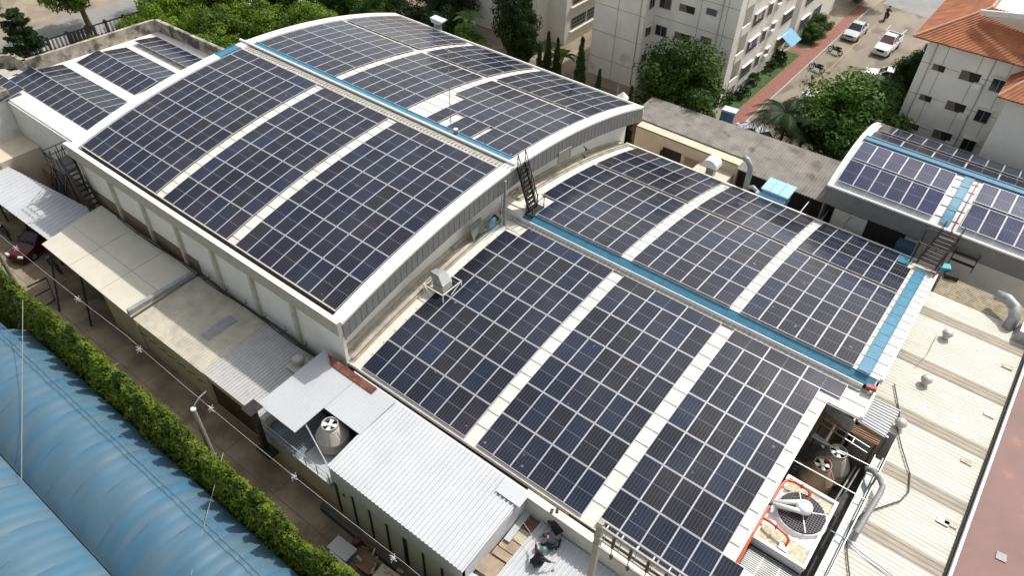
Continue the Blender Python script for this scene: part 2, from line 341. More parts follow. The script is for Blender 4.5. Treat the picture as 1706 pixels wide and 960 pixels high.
# ---- hall A (the big one)
A = thing('arched_hall', 'largest white arched factory hall, highest roof, covered by three blocks of panels', 'factory hall', (12, 0, 0))
rf = MB(); strip(rf, HA, -0.9, 25.55, -14.25, 0.0, -0.13, 0.1, rear=False); strip(rf, HA, -0.9, 25.55, 0.0, 16.9, -0.13, 0.1, rear=True)
rfo = rf.build('roof', roofbase, A, smooth=False)
sm = MB()
for k in range(-15, 17):
    s = k * 0.93 + 0.3
    if -14.1 < s < 16.6: sm.bar(hp(HA, 0, s, -0.115), hp(HA, 24.8, s, -0.115), 0.035, 0.03)
sm.build('roof_seams', mat('seam_line', (0.45, 0.41, 0.34), 0.8), rfo)
v = MB(); strip(v, HA, 24.93, 25.72, -14.5, 0.0, 0.03, 0.14, rear=False); strip(v, HA, 24.93, 25.72, 0.0, 16.95, 0.03, 0.14, rear=True)
strip(v, HA, -0.98, -0.12, -14.5, 0.0, 0.03, 0.14, rear=False); strip(v, HA, -0.98, -0.12, 0.0, 16.95, 0.03, 0.14, rear=True)
strip(v, HA, -0.98, 25.72, 16.75, 16.95, 0.04, 0.5, n=1, rear=True)
v.build('verge_capping', white, A)
fa = MB(); fascia(fa, HA, 25.70, -14.5, 0, -0.11, 1.15, rear=False); fascia(fa, HA, 25.70, 0, 16.9, -0.11, 1.15, rear=True); fa.build('gable_cladding', greysheet, A)
fa = MB(); fascia(fa, HA, -0.93, -14.5, 0, -0.11, 1.0, rear=False, xt=0.03); fascia(fa, HA, -0.93, 0, 16.9, -0.11, 1.0, rear=True, xt=0.03); fa.build('gable_cladding', greysheet, A)
def gablewall(H, x, s0, s1, up, zb, th):
    mb = MB(); n = 24
    pts = []
    for i in range(n + 1):
        s = s0 + (s1 - s0) * i / n; pts.append(hp(H, x, s, up))
    t0 = pts; b0 = [Vector((p.x, p.y, zb)) for p in pts]; t1 = [p - Vector((th, 0, 0)) for p in t0]; b1 = [p - Vector((th, 0, 0)) for p in b0]
    mb.grid([t0, b0], flip=True); mb.grid([t1, b1]); mb.grid([t0, t1])
    mb.add([t0[0], t1[0], b1[0], b0[0]], [(0, 1, 2, 3)]); mb.add([t0[-1], t1[-1], b1[-1], b0[-1]], [(3, 2, 1, 0)])
    return mb
g = gablewall(HA, 24.75, -14.1, 16.3, -0.3, 0, 0.2).build('gable_wall', hallwall, A)
gablewall(HA, -0.6, -14.1, 16.3, -0.3, 0, 0.2).build('gable_wall', hallwall, A)
wl = MB(); wl.box(-0.6, -14.3, 0, 25.5, -14.1, 6.9); fw = wl.build('front_wall', hallwall, A)
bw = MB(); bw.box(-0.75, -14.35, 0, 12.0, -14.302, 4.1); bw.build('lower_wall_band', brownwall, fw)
wl = MB(); wl.box(-0.6, 15.7, 0, 24.7, 15.9, 6.2); wl.build('rear_wall', beige, A)
for i in range(8):
    x = -0.3 + i * 3.65
    if x > 25: break
    c = MB(); c.box(x - 0.12, -14.5, 0, x + 0.12, -14.303, 6.75); c.build('pilaster', mat('pilaster_paint', (0.50, 0.48, 0.40), 0.8), A)
pp = MB(); pp.box(-0.98, -14.62, 6.62, 25.72, -14.36, 7.58); po = pp.build('eave_parapet', mat('eave_beam_paint', (0.42, 0.40, 0.35), 0.75, var=0.08, spots=((0.26, .24, .20), 1.2, .62), stretch=(2, 1, .3)), A)
pc = MB(); pc.box(-1.0, -14.66, 7.583, 25.74, -14.34, 7.62); pc.build('parapet_cap', white, po)
gt = MB(); gt.box(0.15, -14.34, 7.15, 24.9, -14.03, 7.2); gt.box(0.1, -14.03, 7.15, 24.93, -14.0, 7.56); go = gt.build('eave_gutter', darkbrown, A)
gl = MB(); gl.box(0.1, -14.04, 7.55, 24.93, -13.98, 7.585); gl.build('gutter_lip', gutterm, go)
rc = MB(); strip(rc, HA, -0.9, 25.6, -0.33, 0.30, -0.02, 0.08, n=1)
for i in range(86):
    x = 0.2 + i * 0.3; rc.obox(hp(HA, x, 0.0, 0.01), (0.14, 0.34, 0.05), mi=1)
rc.build('ridge_cap', [mat('ridge_cap_sheet', (0.55, 0.53, 0.47), 0.7, var=0.2, scale=5), mat('ridge_dimple', (0.36, 0.35, 0.31), 0.8)], A)
rb = MB(); a_, b_ = hp(HA, -1.25, 0.40, 0.12), hp(HA, 25.6, 0.40, 0.12); rb.bar(a_, b_, 0.13, 0.14); rb.build('ridge_rail', white, A)
lv = MB(); q = [hp(HA, 25.73, s, -u) for s, u in ((5.1, 0.95), (6.6, 0.95), (6.6, 1.7), (5.1, 1.7))]
lv.add([p + Vector((0.03, 0, 0)) for p in q], [(0, 1, 2, 3)])
for k in range(9):
    p0 = q[0].lerp(q[3], k / 9); p1 = q[1].lerp(q[2], k / 9); lv.bar(p0 + Vector((0.05, 0, 0)), p1 + Vector((0.05, 0, 0)), 0.05, 0.03)
for i in range(4): lv.bar(q[i] + Vector((0.04, 0, 0)), q[(i + 1) % 4] + Vector((0.04, 0, 0)), 0.06, 0.06)
lv.build('wall_louvre', mat('louvre_grey', (0.33, 0.33, 0.29), 0.7), A)
def walkway(name, label, H, x0, x1, s0, s1, up, rear=None):
    t = thing(name, label, 'roof walkway', tuple(hp(H, (x0 + x1) / 2, s0, 0, rear)))
    mb = MB(); strip(mb, H, x0, x1, s0, s1, up, 0.03, rear=rear); mb.build('walk_surface', blueway, t)
    long_x = (x1 - x0) > (s1 - s0)
    for e in (0, 1):
        mb = MB()
        if long_x: s = (s0 + 0.02, s1 - 0.02)[e]; mb.bar(hp(H, x0, s, up + 0.02, rear), hp(H, x1, s, up + 0.02, rear), 0.035, 0.05)
        else:
            x = (x0 + 0.02, x1 - 0.02)[e]
            for i in range(14): mb.bar(hp(H, x, s0 + (s1 - s0) * i / 14, up + 0.02, rear), hp(H, x, s0 + (s1 - s0) * (i + 1) / 14, up + 0.02, rear), 0.035, 0.05)
        mb.build('edge_strip', blueway, t)
    L_ = (x1 - x0) if long_x else (s1 - s0); n = int(L_ / 1.2)
    for i in range(1, n):
        mb = MB()
        if long_x: x = x0 + L_ * i / n; mb.bar(hp(H, x, s0 + .05, up + 0.004, rear), hp(H, x, s1 - .05, up + 0.004, rear), 0.02, 0.02)
        else: s = s0 + L_ * i / n; mb.bar(hp(H, x0 + .05, s, up + 0.004, rear), hp(H, x1 - .05, s, up + 0.004, rear), 0.02, 0.02)
        mb.build('joint', mat('walkway_joint', (0.03, 0.15, 0.25), 0.7), t)
    return t
walkway('blue_walkway', 'long blue walkway strip along the ridge of the highest big hall', HA, -1.05, 25.65, 0.47, 1.12, 0.0, True)
walkway('blue_walkway', 'short blue walkway strip running down the far left end of the highest roof', HA, -0.85, -0.1, -2.2, -0.35, 0.06, False)
# ---- hall B (lower one)
B = thing('arched_hall', 'lower white arched hall in the foreground, right of the highest roof', 'factory hall', (37, 0, 0))
XE = 22.6   # right end of B
rf = MB(); strip(rf, HB, -1.75, 20.95, -14.95, -8.6, -0.13, 0.1, rear=False); strip(rf, HB, -1.75, 20.95, -8.6, -2.45, -0.13, 0.1, rear=False)
strip(rf, HB, 20.95, 21.85, -14.95, -12.6, -0.13, 0.1, rear=False)
strip(rf, HB, -1.75, XE, -2.45, -0.5, -0.13, 0.1, rear=False); strip(rf, HB, -1.75, XE, -0.18, 15.25, -0.13, 0.1, rear=True)
rfo = rf.build('roof', roofbase, B)
sm = MB()
for k in range(-17, 17):
    s = k * 0.93 + 0.2
    if -14.6 < s < 15.1: sm.bar(hp(HB, -0.2, s, -0.115, s > -0.5), hp(HB, 20.8 if s < -2.9 else XE, s, -0.115, s > -0.5), 0.035, 0.03)
sm.build('roof_seams', mat('seam_line', (0.45, 0.41, 0.34), 0.8), rfo)
# stepped sheets between the gable wall and the first block
dk = MB()
for k, (xa, xb, zz) in enumerate(((-1.62, -1.38, 0.12), (-1.30, -1.12, -0.03), (-0.98, -0.74, 0.08), (-0.68, -0.62, 0.03))):
    strip(dk, HB, xa, xb, -14.6, -1.2, zz, 0.1, rear=False); strip(dk, HB, xa, xb, 0.4, 14.9, zz, 0.1, rear=True)
dk.build('side_gutter_sheets', mat('gutter_sheet_stained', (0.50, 0.46, 0.37), 0.7, var=0.2, scale=1.5, spots=((0.22, 0.18, 0.13), 1.6, 0.6)), B)
v = MB(); strip(v, HB, -1.05, XE + 0.1, 15.05, 15.3, 0.05, 0.3, n=1, rear=True)
strip(v, HB, XE - 0.02, XE + 0.12, -2.45, -0.5, 0.0, 0.35, rear=False); strip(v, HB, XE - 0.02, XE + 0.12, -0.18, 15.2, 0.0, 0.35, rear=True)
v.build('verge_capping', white, B)
rc = MB(); strip(rc, HB, -0.6, XE - 0.6, -0.89, -0.66, 0.0, 0.06, n=1, rear=False)
for i in range(72): rc.obox(hp(HB, -0.3 + i * 0.3, -0.77, 0.02, False), (0.14, 0.16, 0.04), mi=1)
rc.build('ridge_cap', [mat('ridge_cap_sheet', 0), mat('ridge_dimple', 0)], B)
rs = MB()
a0 = hp(HB, 0.3, -0.69, 0.0, False); a1 = hp(HB, XE - 0.6, -0.69, 0.0, False); t0 = a0 + Vector((0, 0.02, 0.26)); t1 = a1 + Vector((0, 0.02, 0.26))
rs.hexa([a0, a1, a1 + Vector((0, .12, 0)), a0 + Vector((0, .12, 0))], [t0, t1, t1 + Vector((0, .09, 0)), t0 + Vector((0, .09, 0))]); rs.build('ridge_rail', white, B)
mb = MB(); e0_ = hp(HB, -1.75, -0.5, -.1, False); mb.hexa([e0_, a0 + Vector((0, .05, -.1)), a0 + Vector((0, .5, -.1)), e0_ + Vector((0, .45, 0))], [e0_ + Vector((0, 0, .55)), a0 + Vector((0, .05, .45)), a0 + Vector((0, .5, .48)), e0_ + Vector((0, .45, .55))]); mb.build('ridge_step', white, B)
wk = thing('blue_walkway', 'long blue walkway strip along the ridge of the lower hall', 'roof walkway', tuple(t0))
mb = MB(); q0 = t0 + Vector((0, 0.08, 0.03)); q1 = t1 + Vector((0.45, 0.08, 0.03)); dd_ = Vector((0, 0.50, 0.24))
mb.hexa([q0 - Vector((0, 0, .04)), q1 - Vector((0, 0, .04)), q1 + dd_ - Vector((0, 0, .04)), q0 + dd_ - Vector((0, 0, .04))], [q0, q1, q1 + dd_, q0 + dd_]); mb.build('walk_surface', blueway, wk)
for i in range(1, 19): mb = MB(); a = q0.lerp(q1, i / 19) + Vector((0, 0.02, 0.012)); mb.bar(a, a + dd_ * 0.9, 0.03, 0.02); mb.build('joint', mat('walkway_joint', 0), wk)
walkway('blue_walkway', 'blue walkway strip climbing the right edge of the lower hall to the stair', HB, 21.42, 22.08, -0.25, 13.2, 0.02, True)
walkway('blue_walkway', 'small blue landing strip at the foot of the stair by the right building', HB, 20.2, 20.95, 13.35, 14.9, 0.02, True)
# walls of B
wl = MB(); wl.box(25.35, -14.3, 0, 38.1, -14.1, 3.7); wl.build('front_wall', hallwall, B)
wl = MB(); wl.box(38.1, -14.75, 0, 48.4, -14.45, 4.25); wo = wl.build('front_parapet_wall', mat('parapet_paint', (0.62, 0.60, 0.54), 0.75, var=0.08), B)
pc = MB(); pc.box(38.05, -14.82, 4.253, 48.4, -14.42, 4.30); pc.build('parapet_cap', mat('parapet_cream_cap', (0.70, 0.66, 0.56), 0.7), wo)
gt = MB(); gt.box(25.6, -14.40, 3.75, 48.3, -14.20, 3.8); gt.box(25.6, -14.20, 3.75, 48.3, -14.17, 4.1); go = gt.build('eave_gutter', darkbrown, B)
gl = MB(); gl.bar(hp(HB, -0.9, -14.9, -0.05, False), hp(HB, 21.8, -14.9, -0.05, False), 0.07, 0.05); gl.build('gutter_lip', gutterm, go)
fl = MB(); fl.hexa([(26.7, -15.05, 3.95), (38.1, -15.05, 3.95), (38.1, -14.42, 4.02), (26.2, -14.42, 4.02)], [(26.7, -15.05, 3.99), (38.1, -15.05, 3.99), (38.1, -14.42, 4.1), (26.2, -14.42, 4.1)])
fl.build('eave_flashing', mat('white_flashing', (0.66, 0.70, 0.74), 0.5, var=0.06, scale=3), B)
wl = MB(); wl.box(25.4, 15.2, 0, 49.0, 15.3, 3.4); wl.build('rear_wall', beige, B)
wl = MB(); wl.box(48.75, 0.0, 0, 48.9, 15.2, 3.6); wl.build('side_wall', hallwall, B)
# ---- hall C (upper right)
C_ = thing('arched_hall', 'small arched hall at the right edge with blue panels and grey cladding', 'factory hall', (48, 22, 0))
rf = MB(); strip(rf, HC, -0.3, 17, -5.6, 5.6, -0.12, 0.12); rfo = rf.build('roof', white, C_)
sm = MB()
for k in range(-5, 6): sm = MB(); sm.bar(hp(HC, 6.4, k * 0.95, -0.1), hp(HC, 7.9, k * 0.95, -0.1), 0.05, 0.04); sm.build('roof_seam', mat('seam_line', 0), rfo)
v = MB(); strip(v, HC, -0.42, -0.12, -5.65, 5.65, 0.02, 0.12)
a = hp(HC, -0.42, -5.6, -0.02); b = hp(HC, 17, -5.6, -0.02); v.bar(a, b, 0.16, 0.12); v.build('verge_capping', white, C_)
e0 = hp(HC, -0.40, -5.62, -0.1); fz = e0.z
fb = MB(); n = 85
for i in range(n):
    xx = e0.x + i * 0.2; fb.box(xx, e0.y - 0.02, fz - 1.35, xx + 0.1, e0.y + 0.03, fz); fb.box(xx + 0.1, e0.y + 0.01, fz - 1.35, xx + 0.2, e0.y + 0.03, fz)
fb.build('eave_cladding', greysheet, C_)
gw = gablewall(HC, -0.2, -5.4, 5.4, -0.3, 0, 0.1); gw.build('gable_wall', greysheet, C_)
wl = MB(); wl.box(41.2, e0.y + 1.0, 0, 58, e0.y + 1.2, fz + 0.2); cw = wl.build('front_wall', hallwall, C_)
wl = MB(); wy = e0.y + 0.97
wn = MB(); wn.box(43.6, wy, 2.2, 46.1, wy + 0.035, 4.2); wno = wn.build('window_opening', roomdk, C_)
wb = MB()
for z in (2.2, 3.2, 4.2): wb.box(43.6, wy - 0.03, z - 0.03, 46.1, wy, z + 0.03)
for x in (43.6, 44.85, 46.1): wb.box(x - 0.03, wy - 0.03, 2.2, x + 0.03, wy, 4.2)
wb.build('window_frame', darksteel, wno)
walkway('blue_walkway', 'blue walkway strip along the ridge of the small hall at right', HC, -0.1, 17, -0.32, 0.28, 0.05)
walkway('blue_walkway', 'blue walkway strip running down the small right hall between panel blocks', HC, 6.85, 7.45, -5.3, -0.5, 0.03, False)
rp = MB(); rp.tube([hp(HC, 7.72, -5.6 + i * 0.45, 0.03, False) for i in range(12)], 0.035, 6)
tag(rp.build('red_pipe', mat('dark_red_pipe', (0.25, 0.03, 0.03), 0.5)), 'thin dark red pipe down the small right hall beside its walkway', 'pipe')
# ================================================================ SOLAR PANELS
PAL = [(0.008, 0.009, 0.016), (0.007, 0.012, 0.028), (0.010, 0.010, 0.014), (0.008, 0.016, 0.042), (0.015, 0.012, 0.020), (0.006, 0.008, 0.014), (0.007, 0.011, 0.026)]
pv_dark = pvmat('solar_cells', PAL, (0.13, 0.145, 0.19))
pv_blue = pvmat('blue_solar_cells', [(0.010, 0.016, 0.06), (0.012, 0.02, 0.08), (0.014, 0.014, 0.05), (0.010, 0.016, 0.06)], (0.13, 0.15, 0.25), nu=6, nv=12, rough=0.13)
PW, PL, FR = 1.034, 2.09, 0.028
def panel_boxes(mb, M):
    hw, hl = PW / 2, PL / 2
    for a, b, c, d in ((-hw, -hl, -hw + FR, hl), (hw - FR, -hl, hw, hl), (-hw + FR, -hl, hw - FR, -hl + FR), (-hw + FR, hl - FR, hw - FR, hl)):
        v = [M @ Vector(q) for q in ((a, b, -0.04), (c, b, -0.04), (c, d, -0.04), (a, d, -0.04), (a, b, 0), (c, b, 0), (c, d, 0), (a, d, 0))]
        mb.hexa(v[:4], v[4:])
def panel_glass(mb, M):
    hw, hl = PW / 2 - FR, PL / 2 - FR
    mb.add([M @ Vector(q) for q in ((-hw, -hl, -0.006), (hw, -hl, -0.006), (hw, hl, -0.006), (-hw, hl, -0.006))], [(0, 1, 2, 3)], 0, [[(0, 0), (1, 0), (1, 1), (0, 1)]])
ORD = ['first', 'second', 'third', 'fourth', 'fifth', 'sixth', 'seventh', 'eighth', 'ninth', 'tenth', 'eleventh', 'twelfth', 'thirteenth', 'fourteenth']
PANELS = []   # (matrix, label, group, blue)
def pm(p, a, land=False):
    R = Matrix.Rotation(a, 4, 'X')
    if land: R = R @ Matrix.Rotation(math.pi / 2, 4, 'Z')
    return Matrix.Translation(p) @ R
def put(H, bx, col, s_mid, rear, land, label, group, blue=False, up=0.0, w=None):
    x = bx + (col + 0.5) * H.P if w is None else bx + w
    p = hp(H, x, s_mid, up, rear); m = pm(p, ang(H, s_mid, rear), land)
    if H.rot: m = Matrix.Translation(p) @ Matrix.Rotation(H.rot, 4, 'Z') @ Matrix.Translation(-p) @ m
    PANELS.append((m, label, group, blue))
BN = ['left', 'middle', 'right']
for H, nm in ((HA, 'big hall'), (HB, 'lower hall')):
    for b in range(3):
        for r in range(6):
            nc = H.nc[b] - (1 if (H is HB and b == 2 and r > 0) else 0)
            for c in range(nc):
                put(H, H.x[b], c, H.sf + (r + 0.5) * H.Lf, False, False, f'solar panel, {nm} front slope, {BN[b]} block, {ORD[r]} row from eave, {ORD[c]} column', 'solar panels on the arched roofs')
        off = 1 if (H is HB and b == 0) else 0
        for c in range((H.nc[b] - off) // 2):
            put(H, H.x[b], 0, H.sf + 6 * H.Lf + P / 2, False, True, f'sideways solar panel at ridge of {nm} front slope, {BN[b]} block, {ORD[c]} from left', 'solar panels on the arched roofs', w=(off + 2 * c + 1) * H.P)
        for r in range(4):
            for c in range(H.nc[b]):
                x = None
                if H is HA and b == 2 and r == 0:
                    if c in (0, 2): continue
                    if c in (3, 4): x = (c + 0.5 - 0.3) * H.P
                if H is HA and b == 2 and r == 1 and c == 0: continue
                if H is HB and b == 0 and r == 0 and c == 0: continue
                put(H, H.xr[b], c, H.sr + (r + 0.5) * H.Lr, True, False, f'solar panel, {nm} rear slope, {BN[b]} block, {ORD[r]} row from ridge, {ORD[c]} column', 'solar panels on the arched roofs', w=x)
        for r in range(3):
            for c in range(H.nc[b] - (1 if (H is HB and b == 2 and r == 2) else 0)):
                put(H, H.xr[b], c, H.sq + (r + 0.5) * H.Lr, True, False, f'solar panel, {nm} far rear strip, {BN[b]} block, {ORD[r]} row, {ORD[c]} column', 'solar panels on the arched roofs')
for b in range(2):
    for r, s in enumerate((-4.05, -1.75)):
        for c in range(HC.nc[b]):
            put(HC, HC.x[b], c, s, False, False, f'blue solar panel, small right hall, {["left", "right"][b]} block, {["lower", "upper"][r]} row, {ORD[c]} column', 'blue solar panels on the small right hall', True, up=0.08)
for c in range(7): put(HC, 0, 0, 0.95, True, True, f'sideways solar panel behind the ridge walkway of small right hall, {ORD[c]} from left', 'blue solar panels on the small right hall', False, w=c * 2.13 + 1.2, up=0.05)
for c in range(13): put(HC, 0.2, c, 2.8, True, False, f'solar panel on far slope of small right hall, {ORD[c]} from left', 'blue solar panels on the small right hall', False, up=0.08)
# tents on the flat annex
TENTS = [(-12.0, -16.6, 4, 2, 0), (-9.87, -15.5, 11, 0, .6), (-4.85, -14.4, 8, 0, .5), (-2.0, -14.2, 7, 1, .4)]
ALN = ['nearest', 'second', 'third', 'farthest']
for t, (yr, x0, n, only, sh) in enumerate(TENTS):
    for side in (0, 1):
        if (only == 1 and side == 0) or (only == 2 and side == 1): continue
        sg = -1 if side == 0 else 1; a = math.radians(9.5) * (1 if side == 0 else -1)
        for c in range(n):
            x = x0 + 0.3 + (c + 0.5) * P + (sh if side else 0)
            p = Vector((x, yr + sg * 1.045, 6.68 - 0.17)); PANELS.append((pm(p, a), f'solar panel on flat annex roof, {ALN[t]} ridge row, {["near", "far"][side]} slope, {ORD[c]} from left', 'solar panels on the flat annex roof', False))
def area(m):
    hw, hl = PW / 2, PL / 2; q = []
    for c in ((-hw, -hl), (hw, -hl), (hw, hl), (-hw, hl)):
        p = M3.transposed() @ ((m @ Vector((c[0], c[1], 0))) - CAM); q.append((p.x / -p.z * FPX, p.y / -p.z * FPX))
    ins = any(abs(x) < 853 and abs(y) < 480 for x, y in q)
    return abs(sum(q[i][0] * q[(i + 1) % 4][1] - q[(i + 1) % 4][0] * q[i][1] for i in range(4))) / 2 * (1 if ins else 0)
PANELS.sort(key=lambda p: -area(p[0]))
I4 = Matrix.Identity(4)
def proto_panel(mt):
    t = thing('solar_panel', 'x', 'solar panel'); mb = MB(); panel_boxes(mb, I4); mb.build('frame', alu, t); mb = MB(); panel_glass(mb, I4); mb.build('cell_glass', mt, t); return t
protos = {}
rest = []
for i, (m, lab, grp, blue) in enumerate(PANELS):
    if area(m) <= 0: continue
    if i < 298:
        if blue not in protos: protos[blue] = proto_panel(pv_blue if blue else pv_dark); t = protos[blue]
        else: t = dup(protos[blue], (0, 0, 0))
        t['label'] = lab; t['group'] = grp; l_, r_, s_ = m.decompose(); t.location = l_; t.rotation_euler = r_.to_euler()
    else: rest.append((m, blue))
mbf = MB(); mbg = MB()
for m, blue in rest:
    panel_boxes(mbf, m); panel_glass(mbg, m)
    if blue: mbg.mi[len(mbg.f) - 1] = 1
rt = tag(mbf.build('solar_panels', alu), 'the many remaining solar panels on the rear slopes and the annex', 'solar panels', kind='stuff')
go = mbg.build('cell_glass', [pv_dark, pv_blue], rt); rr_ = random.Random(3)
at_ = go.data.attributes.new('tint', 'FLOAT', 'FACE')
for d in at_.data: d.value = rr_.random()
print('PANELS', len(PANELS), 'rest', len(rest))
# ================================================================ FLAT ANNEX (upper left)
AN = thing('flat_annex', 'flat roofed annex with dirty concrete parapet at the far left', 'annex building', (-8, -6, 0))
mb = MB(); mb.box(-15.6, -13.3, 0, -0.95, 0.9, 6.30); mb.build('roof_block', [annexdeck], AN)
mb = MB(); mb.box(-12.2, -13.45, 0, -0.97, -13.303, 6.2); aw = mb.build('side_wall', plaster, AN)
def parapet(pts, zt, th, h, name='parapet'):
    m_ = MB()
    for a, b in zip(pts, pts[1:]):
        a = Vector((a[0], a[1], 0)); b = Vector((b[0], b[1], 0)); d = (b - a).normalized(); n_ = Vector((-d.y, d.x, 0)) * th / 2
        a2 = a - d * th / 2; b2 = b + d * th / 2
        m_.hexa([p + Vector((0, 0, zt - h)) for p in (a2 - n_, b2 - n_, b2 + n_, a2 + n_)], [p + Vector((0, 0, zt)) for p in (a2 - n_, b2 - n_, b2 + n_, a2 + n_)])
    return m_
parapet([(-21, -14.9), (-16.9, -10.3), (-15.3, -10.2), (-14.5, 0.9), (-1.2, 1.2)], 7.35, 0.3, 1.1).build('parapet', dirtconc, AN)
mb = MB(); mb.box(-22, -20.5, 0, -12.3, -13.4, 6.2); mb.build('plaster_wing', plaster, AN)
mb = MB(); mb.box(-16.6, -14.4, 6.2, -12.5, -13.0, 6.9); mb.build('roof_curb', dirtconc, AN)
mb = MB(); mb.box(-12.3, -16.5, 0, -9.6, -13.5, 3.3); mb.build('lower_porch', beige, AN)
mb = MB(); mb.box(-12.29, -19.4, 0.2, -12.2, -17.6, 3.6); mb.build('dark_doorway', darkbrown, AN)
mb = MB(); mb.box(-12.25, -17.5, 0.3, -12.2, -16.6, 3.0); mb.build('window', glassdk, AN)
mb = MB(); mb.box(-12.2, -13.48, 3.0, -9.5, -13.44, 3.08); mb.bar((-9.5, -13.5, 3.05), (-7.0, -13.5, 1.2), 0.06); mb.build('wall_pipe', darksteel, AN)
# ================================================================ LOW ROOFS ALONG THE ALLEY
def V3(*a): return [Vector(p) for p in a]
# carport
t = thing('carport', 'white ribbed carport roof at the left end of the alley', 'carport', (-3, -17, 0))
mb = MB(); corr(mb, (0.9, -18.55, 2.55), (-14.5, -18.8, 2.55), (-14.0, -16.6, 2.75), (0.6, -15.0, 2.85), 34, 0.06, .5)
mb.build('roof', whitegal, t)
for x in (-7.5, -3.5, 0.3):
    mb = MB(); mb.box(x - .05, -18.4, 0, x + .05, -18.3, 2.5); mb.build('post', darksteel, t)
# cream flat roof canopy
t = thing('cream_canopy', 'flat cream roofed lean-to beside the carport', 'lean-to', (6, -17, 0))
mb = MB(); mb.slab([(1.6, -19.25, 3.15), (12.1, -19.35, 3.15), (12.0, -14.62, 3.35), (0.9, -14.62, 3.35)], 0.10)
for x in (4.2, 7.0, 9.6): mb.box(x, -19.25, 3.2, x + 0.025, -14.7, 3.215) if False else None
ro = mb.build('roof', creamflat, t)
mb = MB()
for x in (5.0, 8.6): mb.bar((x, -19.2, 3.165), (x, -14.7, 3.36), 0.03, 0.02)
mb.bar((1.5, -17.0, 3.256), (12.0, -17.1, 3.258), 0.025, 0.02)
mb.build('sheet_joint', mat('joint_line', (0.5, 0.44, 0.34), 0.8), ro)
mb = MB(); mb.box(11.75, -19.3, 3.22, 12.05, -14.8, 3.5); mb.build('side_gutter', galvdull, t)
for a_, b_ in (((4.6, -20.9, 0), (2.2, -19.1, 3.1)), ((7.4, -20.3, 0), (6.2, -19.2, 3.1))):
    mb = MB(); mb.bar(a_, b_, 0.09); mb.build('support_post', darksteel, t)
mb = MB(); mb.box(8.6, -19.2, 0, 12.0, -14.7, 3.05); mb.build('back_room', beige, t)
# ribbed stained roof
t = thing('ribbed_annex', 'low annex with stained cream ribbed roof between the flat cream roof and grey roof', 'lean-to', (15.5, -17, 0))
mb = MB(); corr(mb, (12.15, -19.3, 2.95), (18.95, -19.25, 2.95), (18.95, -14.62, 3.2), (12.15, -14.62, 3.2), 30, 0.03); mb.build('roof', creamrib, t)
mb = MB(); mb.box(12.2, -19.15, 0, 18.9, -14.65, 2.85); wo = mb.build('wall', beige, t)
mb = MB(); mb.slab([(16.5, -17.6, 3.09), (17.25, -17.6, 3.09), (17.3, -15.6, 3.2), (16.55, -15.6, 3.2)], 0.02); mb.build('roof_patch', mat('patch_grey', (0.30, 0.30, 0.31), 0.6), t)
for k in range(7): mb = MB(); x = 12.9 + k * 0.95; mb.bar((x, -19.2, 1.8), (x - 0.1, -19.45, 2.3), 0.03); mb.build('wall_spike', darksteel, wo)
# grey-white roof
t = thing('ribbed_annex', 'low annex with grey white ribbed roof carrying a round roof vent', 'lean-to', (21.5, -17, 0))
mb = MB(); corr(mb, (18.97, -19.25, 3.0), (24.3, -19.25, 3.0), (24.3, -14.62, 3.25), (18.97, -14.62, 3.25), 24, 0.05, .5); mb.build('roof', greyroof, t)
mb = MB(); mb.box(19.0, -19.1, 0, 24.2, -14.65, 2.9); wo = mb.build('wall', wallgrey, t)
mb = MB(); mb.box(19.2, -19.13, 0.3, 23.2, -19.102, 2.2); so_ = mb.build('shutter', mat('brown_shutter', (0.09, 0.045, 0.03), 0.8, var=0.3), t)
def turbine(loc, label, s=1.0, base=True):
    t = thing('roof_vent', label, 'roof vent', loc)
    x, y, z = loc
    mb = MB(); mb.box(x - .45 * s, y - .6 * s, z, x + .45 * s, y + .5 * s, z + .06) if base else None
    mb.tube_lathe((x, y, z + 0.02), [(.22 * s, 0), (.22 * s, .22 * s)], 16, 0, True); mb.build('base', mat('vent_base', (0.55, 0.53, 0.47), 0.7), t)
    mb = MB(); mb.tube_lathe((x, y, z + .22 * s), [(.24 * s, 0), (.33 * s, .08 * s), (.36 * s, .2 * s), (.31 * s, .34 * s), (.18 * s, .44 * s), (.02, .47 * s)], 22, 0, True)
    for k in range(22):
        a = 2 * math.pi * k / 22; mb.bar((x + math.cos(a) * .25 * s, y + math.sin(a) * .25 * s, z + .24 * s), (x + math.cos(a) * .355 * s, y + math.sin(a) * .355 * s, z + .42 * s), 0.02, 0.03)
    mb.build('turbine_head', mat('vent_aluminium', (0.52, 0.50, 0.46), 0.5, 0.2, var=0.1), t, smooth=True)
    return t
turbine((22.9, -15.6, 3.28), 'round roof vent on the grey ribbed roof below the big hall corner', 1.0)
# light grey roof with a notch
t = thing('grey_canopy', 'pale grey flat canopy with a cut-out around a round cooling tower', 'lean-to', (26.5, -17, 0))
z4 = 4.45
mb = MB(); mb.slab([(24.2, -19.2, z4), (27.0, -19.1, z4), (27.0, -17.35, z4), (24.25, -17.3, z4)], 0.12)
mb = MB(); corr(mb, (24.15, -19.2, z4 - .1), (27.05, -19.2, z4 - .1), (27.05, -14.75, z4 + .12), (24.15, -14.75, z4 + .12), 14, 0.015)
corr(mb, (27.07, -17.3, z4 + .0), (29.7, -17.3, z4 + .0), (29.7, -14.75, z4 + .12), (27.07, -14.75, z4 + .12), 12, 0.015)
mb.build('roof', palegrey, t)
mb = MB(); mb.box(24.3, -16.6, 0, 29.6, -14.9, 4.2); mb.build('back_wall', darkbrown, t)
t = thing('steel_platform', 'grey steel platform with railing above the alley beside the cooling tower', 'platform', (27, -18.2, 0))
mb = MB(); mb.box(24.4, -19.5, 2.35, 29.6, -16.7, 2.42); mb.build('deck', mat('platform_plate', (0.17, 0.20, 0.23), 0.6), t)
